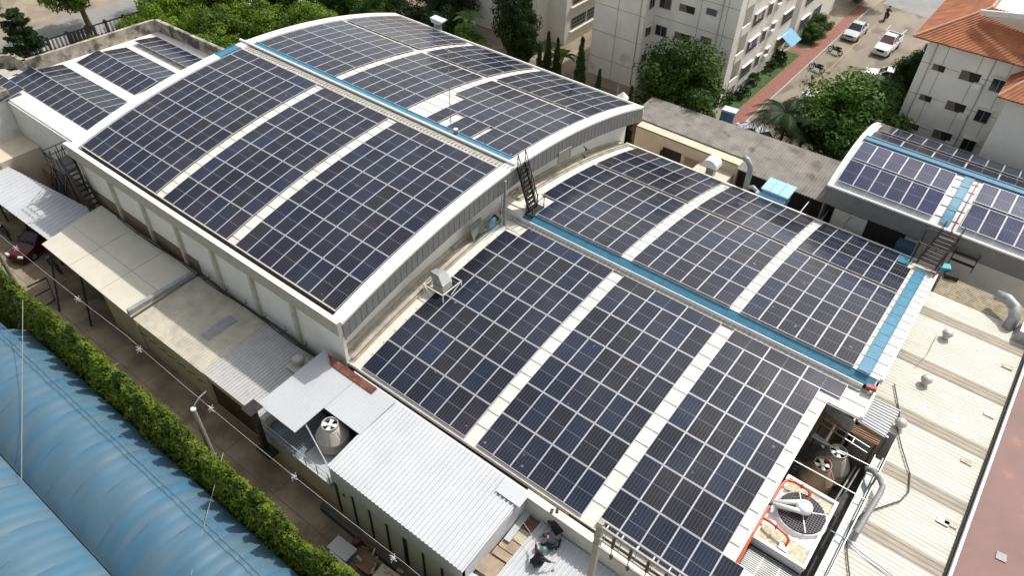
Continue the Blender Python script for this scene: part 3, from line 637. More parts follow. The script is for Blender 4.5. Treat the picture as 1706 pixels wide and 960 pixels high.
mb = MB(); mb.box(27.3, -19.55, 2.425, 29.6, -17.8, 2.6); mb.build('tank_base', palegrey, t)
mb = MB()
for z in (2.9, 3.4): mb.bar((24.4, -19.5, z), (29.6, -19.5, z), 0.04)
for i in range(7): x = 24.4 + i * 0.866; mb.bar((x, -19.5, 2.4), (x, -19.5, 3.4), 0.04)
mb.bar((26.2, -18.2, 4.2), (29.6, -19.4, 4.2), 0.06)
mb.build('railing', galvdull, t)
mb = MB()
for i in range(12): x = 25.2 + i * 0.14; mb.bar((x, -19.2, 2.6), (x, -18.7, 2.6), 0.03)
mb.build('ladder_rungs', galv, t)
mb = MB(); mb.box(24.4, -19.3, 0, 29.6, -16.8, 2.34); mb.build('lower_wall', beige, t)
t = thing('black_duct', 'black square exhaust duct standing at the alley edge', 'duct', (24.5, -19.8, 0))
mb = MB(); mb.bar((24.6, -19.75, 1.5), (24.6, -19.75, 4.7), 0.28); mb.build('shaft', darksteel, t)
mb = MB(); mb.hexa([(24.4, -19.95, 4.7), (24.8, -19.95, 4.7), (24.8, -19.55, 4.7), (24.4, -19.55, 4.7)], [(24.2, -20.15, 4.9), (25.0, -20.15, 4.9), (25.0, -19.35, 4.9), (24.2, -19.35, 4.9)]); mb.build('cap', darksteel, t)
mb = MB(); mb.box(24.2, -20.1, 1.3, 25.3, -19.45, 1.5); mb.build('foot', darksteel, t)
def cooling_tower(loc, label, R, H, m_, fan=True, name='cooling_tower'):
    x, y, z = loc; t = thing(name, label, 'cooling tower', loc)
    mb = MB(); mb.tube_lathe(loc, [(R * .82, 0), (R * .86, H * .12), (R, H * .14), (R, H * .5), (R * .97, H * .53), (R * .55, H * .86), (R * .5, H * .88), (R * .5, H), (R * .46, H), (R * .46, H * .85)], 28, 0, False); bo = mb.build('body', m_, t, smooth=False)
    mb = MB()
    for k in range(8):
        a = 2 * math.pi * k / 8; mb.bar((x + R * 1.0 * math.cos(a), y + R * 1.0 * math.sin(a), z + H * .52), (x + R * .56 * math.cos(a), y + R * .56 * math.sin(a), z + H * .86), 0.03, 0.03)
    mb.build('casing_ribs', m_, bo)
    mb = MB()
    for k in range(4):
        a = 2 * math.pi * k / 4 + .5; d = Vector((math.cos(a), math.sin(a), 0)); n_ = Vector((-d.y, d.x, 0)); c = Vector(loc) + Vector((0, 0, H * .93))
        mb.hexa([c + d * .06 - n_ * .05, c + d * R * .44 - n_ * .16 * R, c + d * R * .44 + n_ * .16 * R, c + d * .06 + n_ * .05], [q + Vector((0, 0, .02)) for q in (c + d * .06 - n_ * .05, c + d * R * .44 - n_ * .16 * R, c + d * R * .44 + n_ * .16 * R, c + d * .06 + n_ * .05)])
    mb.tube_lathe((x, y, z + H * .88), [(.12 * R, 0), (.12 * R, H * .1)], 12, 0, True)
    mb.build('fan', mat('fan_blade_white', (0.75, 0.74, 0.68), 0.5), t)
    mb = MB(); mb.tube_lathe((x, y, z + H * .80), [(R * .45, 0), (R * .45, .01)], 20, 0, True); mb.build('fan_well', roomdk, t)
    return t
cooling_tower((28.0, -17.75, 2.62), 'small round white cooling tower in the notch of the pale grey canopy', 0.85, 1.75, tower)
# white shed
t = thing('white_shed', 'long white ribbed shed roof with grey walls beside the alley', 'shed', (34, -17, 0))
mb = MB(); corr(mb, (29.72, -19.5, 4.28), (38.3, -19.5, 4.28), (38.15, -14.72, 4.45), (29.4, -14.72, 4.45), 36, 0.075, .5); mb.build('roof', whitegal, t)
mb = MB(); mb.box(29.7, -19.42, 2.9, 38.2, -19.2, 4.25); mb.box(38.0, -19.4, 2.9, 38.2, -14.8, 4.25); mb.build('fascia', shedwall, t)
mb = MB(); mb.box(29.75, -19.3, 0, 38.1, -14.9, 2.9); mb.build('wall', wallgrey, t)
for k in range(8):
    x = 29.8 + k * 1.18; mb = MB(); mb.box(x - 0.05 - (0.06 if k == 4 else 0), -19.36, 0, x + 0.05 + (0.06 if k == 4 else 0), -19.302, 2.9); mb.build('wall_post', darksteel, t)
mb = MB(); mb.box(30.2, -19.33, 1.9, 30.35, -19.302, 2.1); mb.build('wall_switch', darksteel, t)
tag(MB().box(28.9, -20.0, 0.004, 45, -19.75, 0.45).build('low_kerb_wall', mat('dark_drain', (0.10, 0.095, 0.09), 0.8)), 'low dark kerb along the foot of the shed wall', 'low wall')
mb = MB(); mb.slab([(37.0, -15.6, 4.56), (38.4, -15.6, 4.56), (38.4, -14.8, 4.62), (37.0, -14.8, 4.62)], 0.04); tag(mb.build('loose_sheet', whitegal), 'small white sheet patch at the upper corner of the white shed roof', 'metal sheet')
t = tag(MB().slab([(25.3, -15.2, 4.62), (28.4, -15.2, 4.62), (28.4, -14.78, 4.66), (24.6, -14.78, 4.66)], 0.03).build('rusty_strip', rust), 'rust brown flashing strip between pale grey canopy and the lower hall eave', 'metal flashing')
# fence of cables on the wall of hall A
t = thing('cable_bundle', 'black sagging cable bundle on brackets along the big hall wall', 'cables', (15, -14.8, 4))
mb = MB()
for k, off in enumerate((0, 0.07, 0.13)):
    pts = [(3.5 + i * 1.05, -14.75 - 0.05 * k, 3.75 - 0.02 * (i % 3) - off + 0.12 * math.sin(i * 0.9 + k)) for i in range(21)]
    mb.tube(pts, 0.035, 5)
mb.build('cable', mat('black_cable', (0.02, 0.02, 0.022), 0.6), t)
for i in range(12):
    x = 4.5 + i * 1.8; mb = MB(); mb.bar((x, -14.52, 3.8), (x, -14.95, 3.8), 0.03); mb.bar((x, -14.95, 3.8), (x - .12, -15.0, 4.05), 0.025); mb.bar((x, -14.75, 3.8), (x, -14.55, 4.1), 0.02); mb.build('bracket', darksteel, t)
# people's roof (right of the shed)
t = thing('ribbed_annex', 'white ribbed roof where two workers crouch, right of the white shed', 'lean-to', (42, -18, 0))
mb = MB(); corr(mb, (39.15, -21.5, 2.85), (43.6, -21.5, 2.85), (43.6, -14.8, 3.05), (39.15, -14.8, 3.05), 19, 0.06, .5); mb.build('roof', whitegal, t)
mb = MB(); mb.box(38.2, -21.5, 0, 43.6, -14.8, 2.7); mb.build('wall', wallgrey, t)
mb = MB(); corr(mb, (38.0, -22.5, 2.95), (39.1, -21.9, 2.95), (39.1, -18.6, 3.0), (38.0, -18.8, 3.0), 6, 0.04)
tag(mb.build('loose_sheet', whitegal), 'white ribbed sheet lying at the bottom edge below the plywood boards', 'metal sheet')
for i, (x, y, w_, d_, m_) in enumerate(((38.62, -18.0, 1.0, 0.95, wood), (38.70, -17.2, .9, .42, wood), (38.72, -16.65, .85, .58, wood), (38.84, -15.95, .56, .7, oldpanel), (38.86, -15.2, .5, .6, woodb), (38.42, -15.65, .32, 1.9, palegrey))):
    zz = 2.90 if i < 5 else 3.05
    o = MB().obox((x, y, zz), (w_, d_, 0.05), 0.06).build('roof_board', m_)
    tag(o, ['largest plywood board, lowest of the row beside the crouching workers', 'narrow brown plank board second in the row beside the workers', 'tan plywood board in the middle of the row beside the workers', 'weathered grey panel fourth in the board row beside the shed wall', 'dark brown board closest to the lower hall parapet', 'long pale grey plank lying over the boards along the shed wall'][i], 'board')
for i in range(5):
    x = 38.25; y = -19.0 + i * 0.78; tag(MB().bar((x, y + .5, 2.85), (x + .9, y + .47, 2.85), 0.07, 0.06).build('roof_batten', darkbrown), 'dark timber batten between the boards beside the shed', 'batten', 'dark battens between the boards')
# ================================================================ ALLEY: HEDGE, LAMPS, WIRE, JUNK
leaf_h = leafmat('hedge_leaf', (0.045, 0.09, 0.010), (0.19, 0.25, 0.02), (0.36, 0.37, 0.05), 1.6)
def leafcloud(mb, rnd, c, r, n, size, fill=0.5, droop=0.0):
    c = Vector(c)
    for _ in range(n):
        d = Vector((rnd.gauss(0, 1), rnd.gauss(0, 1), rnd.gauss(0, 1))).normalized(); rr = fill + (1 - fill) * rnd.random() ** 0.5
        p = c + Vector((d.x * r[0] * rr, d.y * r[1] * rr, d.z * r[2] * rr))
        nn = (d + Vector((rnd.uniform(-.7, .7), rnd.uniform(-.7, .7), rnd.uniform(-.3, .9)))).normalized()
        a = nn.orthogonal().normalized(); a = (Matrix.Rotation(rnd.uniform(0, 6.28), 3, nn) @ a); b = nn.cross(a)
        s = size * rnd.uniform(.6, 1.3); p2 = p
        mb.add([p2 - a * s * .5 - b * s * .28, p2 + a * s * .15 - b * s * .4, p2 + a * s * .7 - Vector((0, 0, droop * s)), p2 + a * s * .1 + b * s * .4], [(0, 1, 2, 3)])
rnd = random.Random(11); hedges = []
HLAB = 'bushy yellow green hedge tree, one of the row between alley and blue vault roof'
for k in range(4):
    t = thing('hedge_tree', HLAB, 'hedge tree', (0, 0, 0), 0, 'hedge trees along the alley'); mb = MB()
    for i in range(15):
        z = 0.5 + i * 0.30; r = 0.88 * (1 - (max(0, z - 1.9) / 3.2) ** 1.25) + .05
        for j in range(4):
            a = j * 1.57 + rnd.uniform(-.5, .5) + i; leafcloud(mb, rnd, (math.cos(a) * r * .55, math.sin(a) * r * .55, z + rnd.uniform(-.1, .1)), (r * .55, r * .55, .34), 75, 0.125, .6, -.5)
    mb.build('foliage', leaf_h, t); mb = MB(); mb.tube([(0, 0, 0), (0.02, 0, 1.6), (0, 0.02, 4.2)], [.07, .05, .02], 6); mb.build('trunk', bark, t); hedges.append(t)
i = 0; x = -8.0
while x < 48:
    loc = (x, -23.0 + rnd.uniform(-.08, .08), 0); h = rnd.uniform(.96, 1.24); sc = (rnd.uniform(.9, 1.1), rnd.uniform(1.15, 1.35), h)
    if i < 4: o = hedges[i]; o.location = loc; o.scale = sc; o.rotation_euler = (0, 0, rnd.uniform(0, 6))
    else: o = dup(hedges[i % 4], loc, rnd.uniform(0, 6), scale=sc)
    i += 1; x += rnd.uniform(.78, .98)
# lamp posts
def lamp(px, label, ph=1):
    t = thing('street_lamp', label, 'street lamp', (px, -21.95, 0)); mb = MB(); mb.tube([(px, -21.95, 0), (px, -21.95, 5.9)], [.16, .11], 10); mb.build('pole', mat('lamp_post_concrete', (0.27, 0.25, 0.21), 0.8), t)
    mb = MB(); mb.tube([(px, -21.95, 5.8), (px, -21.8, 6.15), (px + .03, -21.5, 6.4), (px + .05, -21.1, 6.5)], .04, 6); mb.build('arm', galv, t)
    mb = MB(); mb.tube_lathe((px, -21.95, 5.9), [(.13, 0), (.13, .08), (.02, .13)], 10, 0, True); mb.build('cap', plasticw, t)
lamp(2.9, 'grey concrete lamp post at the left end of the hedge near the carport'); lamp(23.3, 'grey concrete lamp post in the middle of the hedge')
def wire(name, pts, r, m_, label, cat='wire'):
    return tag(MB().tube(pts, r, 5).build(name, m_), label, cat)
wpts = []
for i in range(60):
    x = -12 + i * 1.0; ph = ((x + 3.5) % 20.4) / 20.4; wpts.append((x, -21.45 - .0 * x, 6.55 - 0.45 * 4 * ph * (1 - ph)))
wire('overhead_wire', wpts, 0.009, mat('pale_wire', (0.42, 0.41, 0.38), 0.5), 'pale overhead wire running the length of the alley')
WS = mat('spreader_white', (0.5, 0.5, 0.5), 0.5)
for i, (u, v_) in enumerate(((30, 412), (123, 502), (225, 587), (352, 681), (483, 801), (648, 938))):
    p = atz(u, v_, 6.25); p.y = -21.5; mb = MB()
    for s1 in (-1, 1): mb.bar(p + Vector((-.16, -.03, -.13 * s1)), p + Vector((.16, .03, .13 * s1)), 0.02); mb.bar(p + Vector((.04, -.16, -.12 * s1)), p + Vector((-.04, .16, .12 * s1)), 0.022)
    for a_, b_ in (((-.1, 0, -.1), (.1, 0, -.1)), ((-.1, 0, .1), (.1, 0, .1)), ((-.1, 0, -.1), (-.1, 0, .1)), ((.1, 0, -.1), (.1, 0, .1))): mb.bar(p + Vector(a_), p + Vector(b_), 0.035)
    tag(mb.build('wire_spreader', WS), ['white cross shaped spreader on the alley wire beside the left lamp post', 'white cross shaped spreader on the alley wire, second from the left', 'white cross shaped spreader on the alley wire, third from the left', 'white cross shaped spreader on the alley wire beside the middle lamp arm', 'white cross shaped spreader on the alley wire, second from the bottom', 'white cross shaped spreader on the alley wire above the junk pile'][i], 'wire spreader', 'spreaders on the alley wire')
for (u0, v0, z0, u1, v1, z1, r) in ((38, 500, 6.0, 36, 800, 4.0, .012), (372, 755, 4.0, 318, 960, 4.6, .012)):
    tag(MB().bar(atz(u0, v0, z0), atz(u1, v1, z1), r * 2).build('stay_wire', mat('stay_wire_grey', (0.30, 0.31, 0.30), 0.5)), 'thin stay wire crossing the blue vault roof ' + ('at the far left' if u0 < 100 else 'below the middle lamp post'), 'wire')
# gate by the hedge
t = thing('barrier_gate', 'dark open steel gate frame across the left part of the alley', 'gate', (4.5, -21.5, 0)); mb = MB()
g0 = [atz(45, 479, .9), atz(77, 463, .9), atz(92, 499, .3), atz(75, 511, .3)]
for a_, b_ in ((0, 1), (1, 2), (2, 3)): mb.bar(g0[a_], g0[b_], 0.09)
mb.bar(atz(58, 494, .6), atz(83, 481, .6), 0.08); mb.build('frame', darksteel, t)
mb = MB(); c0 = [atz(110, 465, .05), atz(96, 475, .05), atz(90, 488, .05), atz(95, 500, .05)]; tag(mb.tube(c0, .05, 6).build('hose', mat('grey_hose', (0.42, 0.38, 0.33), 0.7)), 'curved grey hose on the alley floor beside the gate', 'hose')
# junk along the shed
jr = random.Random(5)
JP = [('old_board', wood, 'stack of tan plywood sheets'), ('old_board', oldpanel, 'cream boards'), ('scrap_pipe', galv, 'pale scrap pipes')]
tag(MB().obox((36.0, -20.45, 0.45), (2.6, 1.1, .9), 0.0).build('scrap_trough', mat('dark_trough', (0.10, 0.09, 0.085), 0.8)), 'dark trough holding scrap boards beside the shed wall', 'trough')
items = [((31.6, -20.9, .5), (1.3, .8, .12), palegrey, 'glass_sheet', 'grey glass panel at the left end of the scrap heap', 'panel'),
 ((33.2, -20.75, .55), (.9, .7, .2), woodb, 'wooden_crate_lid', 'brown splintered wood lid on the scrap heap', 'board'),
 ((34.5, -20.7, .95), (1.1, .8, .12), oldpanel, 'cream_board', 'cream board in the middle of the scrap heap', 'board'),
 ((36.0, -20.7, .95), (.8, .8, .14), galvdull, 'scrap_plate', 'grey crumpled plate on the scrap heap', 'plate'),
 ((38.3, -20.6, .95), (2.2, .9, .12), mat('ribbed_tan', (0.42, 0.33, 0.20), 0.8, var=.3, scale=3, stretch=(1, 6, 1)), 'ribbed_sheet', 'tan ribbed sheet at the bottom end of the scrap heap', 'sheet'),
 ((36.9, -20.5, 1.0), (.5, .5, .2), rust, 'rusty_block', 'small rusty iron piece on the scrap heap', 'scrap')]
for c, d, m_, n_, l_, k_ in items: tag(MB().obox(c, d, jr.uniform(-.15, .15)).build(n_, m_), l_, k_)
for k in range(5): tag(MB().bar((31.2 + k * .35, -21.35 - .05 * k, .5 + .05 * k), (40, -21.35 - .05 * k, .5 + .03 * k), .06).build('scrap_pipe', galv), 'pale metal pipe lying along the alley side of the scrap heap', 'pipe', 'metal pipes on the scrap heap')
tag(MB().tube_lathe((31.9, -20.2, .3), [(.2, 0), (.24, .2), (.2, .38), (.05, .42)], 14, 0, True).build('red_pot', mat('dark_red_pot', (0.12, .02, .02), .6)), 'dark red round pot at the head of the scrap heap', 'pot')
jr2 = random.Random(9)
for k in range(46):
    x = jr2.uniform(32.5, 39.5); y = jr2.uniform(-20.95, -20.05); m_ = jr2.choice([woodb, rust, galvdull, oldpanel, darkbrown, wood])
    R_ = Matrix.Rotation(jr2.uniform(0, 3.1), 3, 'Z') @ Matrix.Rotation(jr2.uniform(-.5, .5), 3, 'X')
    if k < 46: tag(MB().obox((x, y, jr2.uniform(.92, 1.06)), (jr2.uniform(.15, .6), jr2.uniform(.04, .2), .05), R=R_).build('scrap_piece', m_), 'small scrap offcut in the heap beside the shed wall', 'scrap', 'scrap offcuts in the heap')
# ================================================================ BLUE VAULTS
def vault(y0, y1, ze, rise, x0, x1, label):
    t = thing('vaulted_warehouse', label, 'warehouse', ((x0 + x1) / 2, (y0 + y1) / 2, 0)); n = 28
    rows = []
    for i in range(n + 1):
        f = i / n; y = y0 + (y1 - y0) * f; z = ze + rise * math.sin(math.pi * f) ** 0.85; rows.append([(x0, y, z), (x1, y, z)])
    mb = MB()
    xs = [x0 + (x1 - x0) * k / 360 for k in range(361)]
    g = []
    for i in range(n + 1):
        r_ = rows[i]; g.append([(x, r_[0][1], r_[0][2] + 0.04 * abs(math.sin(math.pi * k / 6)) * (1 - .3 * math.sin(k * .17)) + 0.02 * math.sin(k * .31 + i * .4)) for k, x in enumerate(xs)])
    mb.grid(g, flip=False); ro = mb.build('vault_roof', bluetarp, t, smooth=True)
    mb = MB()
    for x in [x0 + (x1 - x0) * 12 * k / 360 for k in range(30)]:
        mb.tube([(x, rows[i][0][1], rows[i][0][2] + .005) for i in range(0, n + 1, 2)], 0.02, 4)
    mb.build('hoop_rib', mat('blue_hoop', (0.075, 0.16, 0.25), .5), ro)
    mb = MB(); mb.box(x0, y0 + .05, 0, x1, y0 + .2, ze); mb.box(x0, y1 - .2, 0, x1, y1 - .05, ze); mb.build('side_wall', wallgrey, t)
    return t
vault(-28.8, -23.75, 3.3, 1.25, 8.7, 52, 'nearer blue vaulted warehouse roof directly behind the hedge')
vault(-34.4, -28.85, 3.45, 1.25, 8.7, 52, 'blue vaulted warehouse roof in the bottom left corner of the picture')
mb = MB()
for y in (-25.0, -24.7): mb.bar((8.7, y, 4.62), (52, y, 4.62), 0.03)
tag(mb.build('thin_rope', mat('blue_hoop', 0)), 'pair of thin cords running along the nearer blue vault roof', 'cord')
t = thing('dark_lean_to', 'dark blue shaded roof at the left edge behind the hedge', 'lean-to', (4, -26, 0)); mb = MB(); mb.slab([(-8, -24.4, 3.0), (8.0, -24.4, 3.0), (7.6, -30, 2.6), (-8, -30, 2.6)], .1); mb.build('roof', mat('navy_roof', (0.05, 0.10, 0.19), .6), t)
mb = MB(); mb.slab([(6.9, -26.2, 3.3), (8.9, -23.8, 3.5), (9.0, -25.2, 3.4), (8.6, -26.6, 3.2)], .06); mb.build('edge_sheet', wallgrey, t)

for i, x in enumerate([2.5, 6.5, 10.4, 14.2, 18.1, 22.0, 26.2, 29.8, 33.6]):
    pass
mb = MB()
for x in [2.5, 6.5, 10.4, 14.2, 18.1, 22.0, 26.2, 29.8, 33.6, 37.5]: mb.box(x - .02, -22.4, 0.005, x + .02, -19.5, 0.0075)
mb.box(-8, -20.92, .0055, 45, -20.88, .008); tag(mb.build('alley_joints', mat('alley_joint', (0.15, .115, .08), .9)), kind='structure')
# ================================================================ RIGHT SIDE: CREAM ROOF, PLANT PIT, MAROON ROOF
t = thing('cream_roof_shed', 'wide weathered cream ribbed roof right of the lower hall', 'shed', (52, 2, 0))
def zc(y): return 4.15
mb = MB(); corr(mb, (50.85, -12.0, 4.1), (50.85, 0.0, 4.1), (54.95, 0.0, 4.1), (54.95, -12.0, 4.1), 50, 0.02, 0.7); corr(mb, (49.0, 0.0, 4.1), (49.0, 12.6, 4.1), (54.95, 12.6, 4.1), (54.95, 0.0, 4.1), 52, 0.02, 0.7); ro = mb.build('roof', rightcream, t)
for y in (10.5, 6.0, 1.7, -2.3, -6.2):
    xs_ = 49.02 if y > 0.2 else 50.87; mb = MB(); corr(mb, (xs_, y - .42, 4.13), (xs_, y + .42, 4.13), (54.9, y + .42, 4.13), (54.9, y - .42, 4.13), 3, 0.02, .7, drop=.02); mb.build('skylight_strip', mat('skylight_dirty', (0.30, 0.26, 0.20), 0.6, var=.15, scale=2, stretch=(.5, 2, 1)), t)
mb = MB(); mb.box(50.95, -12, 0, 54.8, 0, 4.0); mb.build('wall', wallgrey, t); mb = MB(); mb.box(49.1, 0.05, 0, 54.8, 12.5, 4.0); mb.build('wall', wallgrey, t)
mb = MB(); mb.box(54.93, -14, 3.8, 55.05, 14, 4.5); mb.build('end_flashing', white, t)
mb = MB(); mb.box(54.78, -12, 4.12, 54.92, 12, 4.2); mb.build('end_gap', blackish, t)
for loc, l in (((50.9, 8.9, 4.15), 'round roof vent on the cream roof, farthest from the white edge bottom'), ((50.95, 4.5, 4.15), 'round roof vent on the cream roof, middle of three'), ((50.75, 0.6, 4.15), 'round roof vent on the cream roof beside the small white sheet roof')): turbine(loc, l, .85, False)
t = thing('maroon_roof', 'maroon rust stained metal roof at the right edge', 'building', (60, -5, 0))
mb = MB(); mb.box(55.06, -30, 4.40, 75, 14, 4.50); mb.build('roof', maroon, t); mb = MB(); mb.box(55.2, -30, 0, 75, 13.8, 4.38); mb.build('wall', wallgrey, t)
pc_ = atz(1276 + 1555 / 3.967, 718 + 835 / 3.967, 4.52); tag(MB().obox((pc_.x, pc_.y, 4.53), (.42, .42, .03), .1).build('metal_plate', mat('grey_plate', (0.30, 0.31, 0.32), .6)), 'small grey square plate lying on the maroon roof', 'plate')
for k, (u, v_) in enumerate(((1680, 610), (1650, 690), (1612, 768), (1572, 868), (1586, 872))):
    p = atz(u, v_, 4.25); tag(MB().obox((p.x, p.y, 4.165), (.55, .3, .02), .0).build('roof_patch_sheet', palegrey if k % 2 else oldpanel), ['pale patch near the white edge, farthest up the cream roof', 'second pale patch down the cream roof near the white edge', 'third pale patch down the cream roof near the white edge', 'pale patch low on the cream roof near the white edge', 'small patch beside the lowest pale patch on the cream roof'][k], 'roof patch')
# pipes and hoses on the cream roof
mb = MB(); p1, p2 = atz(1276 + 735 / 3.967, 718 + 305 / 3.967, 4.5), atz(1276 + 800 / 3.967, 718 + 365 / 3.967, 4.75)
p3 = atz(1276 + 600 / 3.967, 718 + 640 / 3.967, 4.5); mb.tube([(50.3, -3.2, 4.35), (50.55, -3.35, 4.6), (50.95, -3.7, 4.75), (51.2, -4.1, 4.8), (51.22, -4.5, 4.8), (51.1, -6.4, 4.75), (51.05, -7.2, 4.7), (51.05, -7.45, 4.4)], .135, 12)
tag(mb.build('grey_duct', mat('duct_dark_grey', (0.24, .25, .25), .6, .1)), 'thick grey bent duct lying on the cream roof beside the big white fan unit', 'duct')
hz = [(1490, 640), (1499, 690), (1494, 712), (1502, 745), (1516, 790), (1514, 820), (1500, 835), (1470, 845), (1440, 855), (1420, 870), (1410, 895), (1412, 930), (1416, 965)]
tag(MB().tube([atz(u, v_, 4.22) for u, v_ in hz], .035, 6).build('black_hose', mat('black_cable', 0)), 'long black hose winding over the cream roof', 'hose')
tag(MB().tube([atz(u, v_, 4.24) for u, v_ in ((1384, 885), (1400, 893), (1440, 925), (1490, 962))], .03, 6).build('blue_hose', blueacc), 'thin blue pipe crossing the cream roof at the bottom', 'pipe')
tag(MB().tube([atz(u, v_, 4.2) for u, v_ in ((1560, 560), (1545, 590), (1525, 612))], .015, 4).build('thin_cable', seam), 'thin cable running between two roof vents on the cream roof', 'cable')
# small white ribbed roof in the corner
t = thing('small_ribbed_roof', 'small white ribbed roof piece between the lower hall corner and cream roof', 'roof', (49.6, -.8, 0))
mb = MB(); corr(mb, (48.95, -.45, 4.22), (48.95, 1.65, 4.22), (50.5, 1.7, 4.22), (50.4, -.6, 4.22), 11, .05, .5); mb.build('roof', whitegal, t)
mb = MB()
for x in (49.1, 50.5): mb.box(x - .05, -.4, 0, x + .05, -.3, 4.1)
mb.build('post', galv, t)
t = thing('rusty_roof', 'brown rusty ribbed roof strip at the top of the plant yard', 'roof', (49, -2.2, 0)); mb = MB(); corr(mb, (47.5, -1.2, 4.0), (47.5, -.6, 4.0), (50.3, -.5, 4.0), (50.3, -1.1, 4.0), 4, .05); mb.build('roof', mat('rusty_sheet', (0.36, 0.20, 0.10), .8, var=.25, scale=2, stretch=(.3, 3, 1)), t)
mb = MB(); mb.bar((47.5, -.7, 3.9), (47.5, -.7, 0), .08); mb.bar((50.2, -1.0, 3.9), (50.2, -1.0, 0), .08); mb.build('post', rust, t)
# pit floor and machines
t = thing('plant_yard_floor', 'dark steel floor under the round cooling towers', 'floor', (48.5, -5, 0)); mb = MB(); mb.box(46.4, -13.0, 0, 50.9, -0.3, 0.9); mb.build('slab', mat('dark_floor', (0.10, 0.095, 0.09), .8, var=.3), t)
mb = MB()
for i in range(20): mb.bar((47.3, -6.2 + i * .22, 0.95), (48.3, -6.2 + i * .22, 0.95), .06, .05)
mb.build('grating', galv, t)
cooling_tower((48.5, -3.3, 1.1), 'brown round cooling tower in the plant yard', .88, 2.15, towerbr); cooling_tower((48.85, -1.95, 1.0), 'white round cooling tower behind the brown one', .9, 2.15, tower)
cooling_tower((49.0, -4.75, 1.2), 'small pale round tank top between brown tower and big square unit', .5, 1.1, tower)
# big square fan unit
ux0, ux1, uy0, uy1, uz = 47.45, 49.85, -10.2, -6.15, 4.55
t = thing('square_cooling_unit', 'big square white cooling unit with a large black fan grille', 'cooling unit', ((ux0 + ux1) / 2, (uy0 + uy1) / 2, 0))
mb = MB(); mb.box(ux0, uy0, 1.0, ux1, uy1, uz - .12)
mb.box(ux0 - .04, uy0 - .04, uz - .2, ux0 + .1, uy1 + .04, uz + .06); mb.box(ux1 - .1, uy0 - .04, uz - .2, ux1 + .04, uy1 + .04, uz + .06); mb.box(ux0 + .1, uy1 - .1, uz - .2, ux1 - .1, uy1 + .04, uz + .06); mb.box(ux0 + .1, uy0 - .04, uz - .2, ux1 - .1, uy0 + .1, uz + .06)
bo = mb.build('casing', plasticw, t)
mb = MB(); mb.box(ux0 + .1, uy1 - .75, uz - .12, ux1 - .1, uy1 - .1, uz - .06); mb.build('ivory_deck', ivory, bo); mb = MB(); mb.box(ux0 + .1, uy0 + .1, uz - .12, ux1 - .1, uy0 + 1.0, uz - .06); mb.build('ivory_deck', ivory, bo)
fc = Vector((48.72, -7.75, uz)); FRr = 1.08
mb = MB(); mb.tube_lathe(fc + Vector((0, 0, -.12)), [(FRr + .14, 0), (FRr + .05, .2), (FRr, .22), (FRr, .1)], 40, 0, False); mb.build('fan_cowl', plasticw, t, smooth=False)
mb = MB(); mb.tube_lathe(fc, [(FRr, .02), (FRr, .03)], 36, 0, True); gd = mb.build('fan_well', roomdk, t)
mb = MB()
for k in range(-9, 10):
    o_ = k * .115; L_ = math.sqrt(max(0, FRr ** 2 - o_ ** 2)); mb.bar(fc + Vector((o_, -L_, .20)), fc + Vector((o_, L_, .20)), .014); mb.bar(fc + Vector((-L_, o_, .205)), fc + Vector((L_, o_, .205)), .014)
mb.build('grille_wires', mat('grille_wire', (0.16, .16, .17), .5), t)
mb = MB()
for a in (0.5, 0.5 + math.pi / 2, .5 + math.pi, .5 + 1.5 * math.pi): mb.bar(fc + Vector((0, 0, .22)), fc + Vector((math.cos(a) * FRr, math.sin(a) * FRr, .22)), .04)
mb.build('grille_spokes', plasticw, t)
mb = MB(); h0 = fc + Vector((0, .05, .5)); e_ = Vector((47.45, -8.35, uz + .45))
dr_ = (e_ - h0).normalized(); sd = Vector((-dr_.y, dr_.x, 0))
mb.tube([h0 + sd * .26, h0 + dr_ * .3 + sd * .22, e_ + sd * .05], [.13, .12, .09], 10); mb.tube([h0 - sd * .26, h0 + dr_ * .3 - sd * .22, e_ - sd * .05], [.13, .12, .09], 10)
mb.tube_lathe(h0 + Vector((0, 0, -.12)), [(.36, 0), (.38, .1), (.34, .26), (.15, .32)], 20, 0, True); mb.build('belt_guard', plasticw, t, smooth=True)
mb = MB(); mb.tube_lathe(e_ + Vector((-.12, -.05, -.35)), [(.15, 0), (.16, .3), (.1, .42)], 14, 0, True); mb.build('motor', mat('motor_blue', (0.07, .12, .2), .5), t)
# louvred lower end
mb = MB(); mb.box(ux0 + .02, uy0 - 1.7, 1.0, ux1, uy0 - .06, uz - .5); mb.build('louvre_box', darksteel, t)
mb = MB()
for k in range(15): yy = uy0 - .2 - k * .1; mb.bar((ux0 + .1, yy, uz - .46), (ux1 - .05, yy, uz - .46), .03, .05)
for k in range(1, 3): xx = ux0 + (ux1 - ux0) * k / 3; mb.bar((xx, uy0 - 1.7, uz - .44), (xx, uy0 - .08, uz - .44), .03, .03)
mb.build('louvre_slats', galv, t)
t = thing('orange_pipework', 'bright orange pipe loop along the left side of the big white fan unit', 'pipes', (47.5, -8, 4.6)); mb = MB()
mb.tube([(47.45, -12.2, 4.3), (47.42, -11.0, 4.6), (47.40, -10.2, 4.8), (47.40, -7.2, 4.95), (47.5, -6.75, 4.95), (47.85, -6.6, 4.95), (48.5, -6.62, 4.95), (48.65, -6.7, 4.85), (48.68, -6.95, 4.65)], .075, 10); mb.build('upper_loop', orange, t)
mb = MB(); mb.tube([(47.42, -9.25, 4.85), (47.8, -9.3, 4.95), (48.6, -9.45, 4.95), (48.8, -9.55, 4.85), (48.8, -9.8, 4.65)], .07, 10); mb.build('lower_loop', orange, t)
mb = MB()
for p in ((48.2, -6.61, 4.95), (48.1, -9.36, 4.95)): mb.tube([Vector(p) - Vector((.04, 0, 0)), Vector(p) + Vector((.04, 0, 0))], .12, 12)
mb.build('flange', mat('dark_orange', (0.35, .06, .03), .5), t)
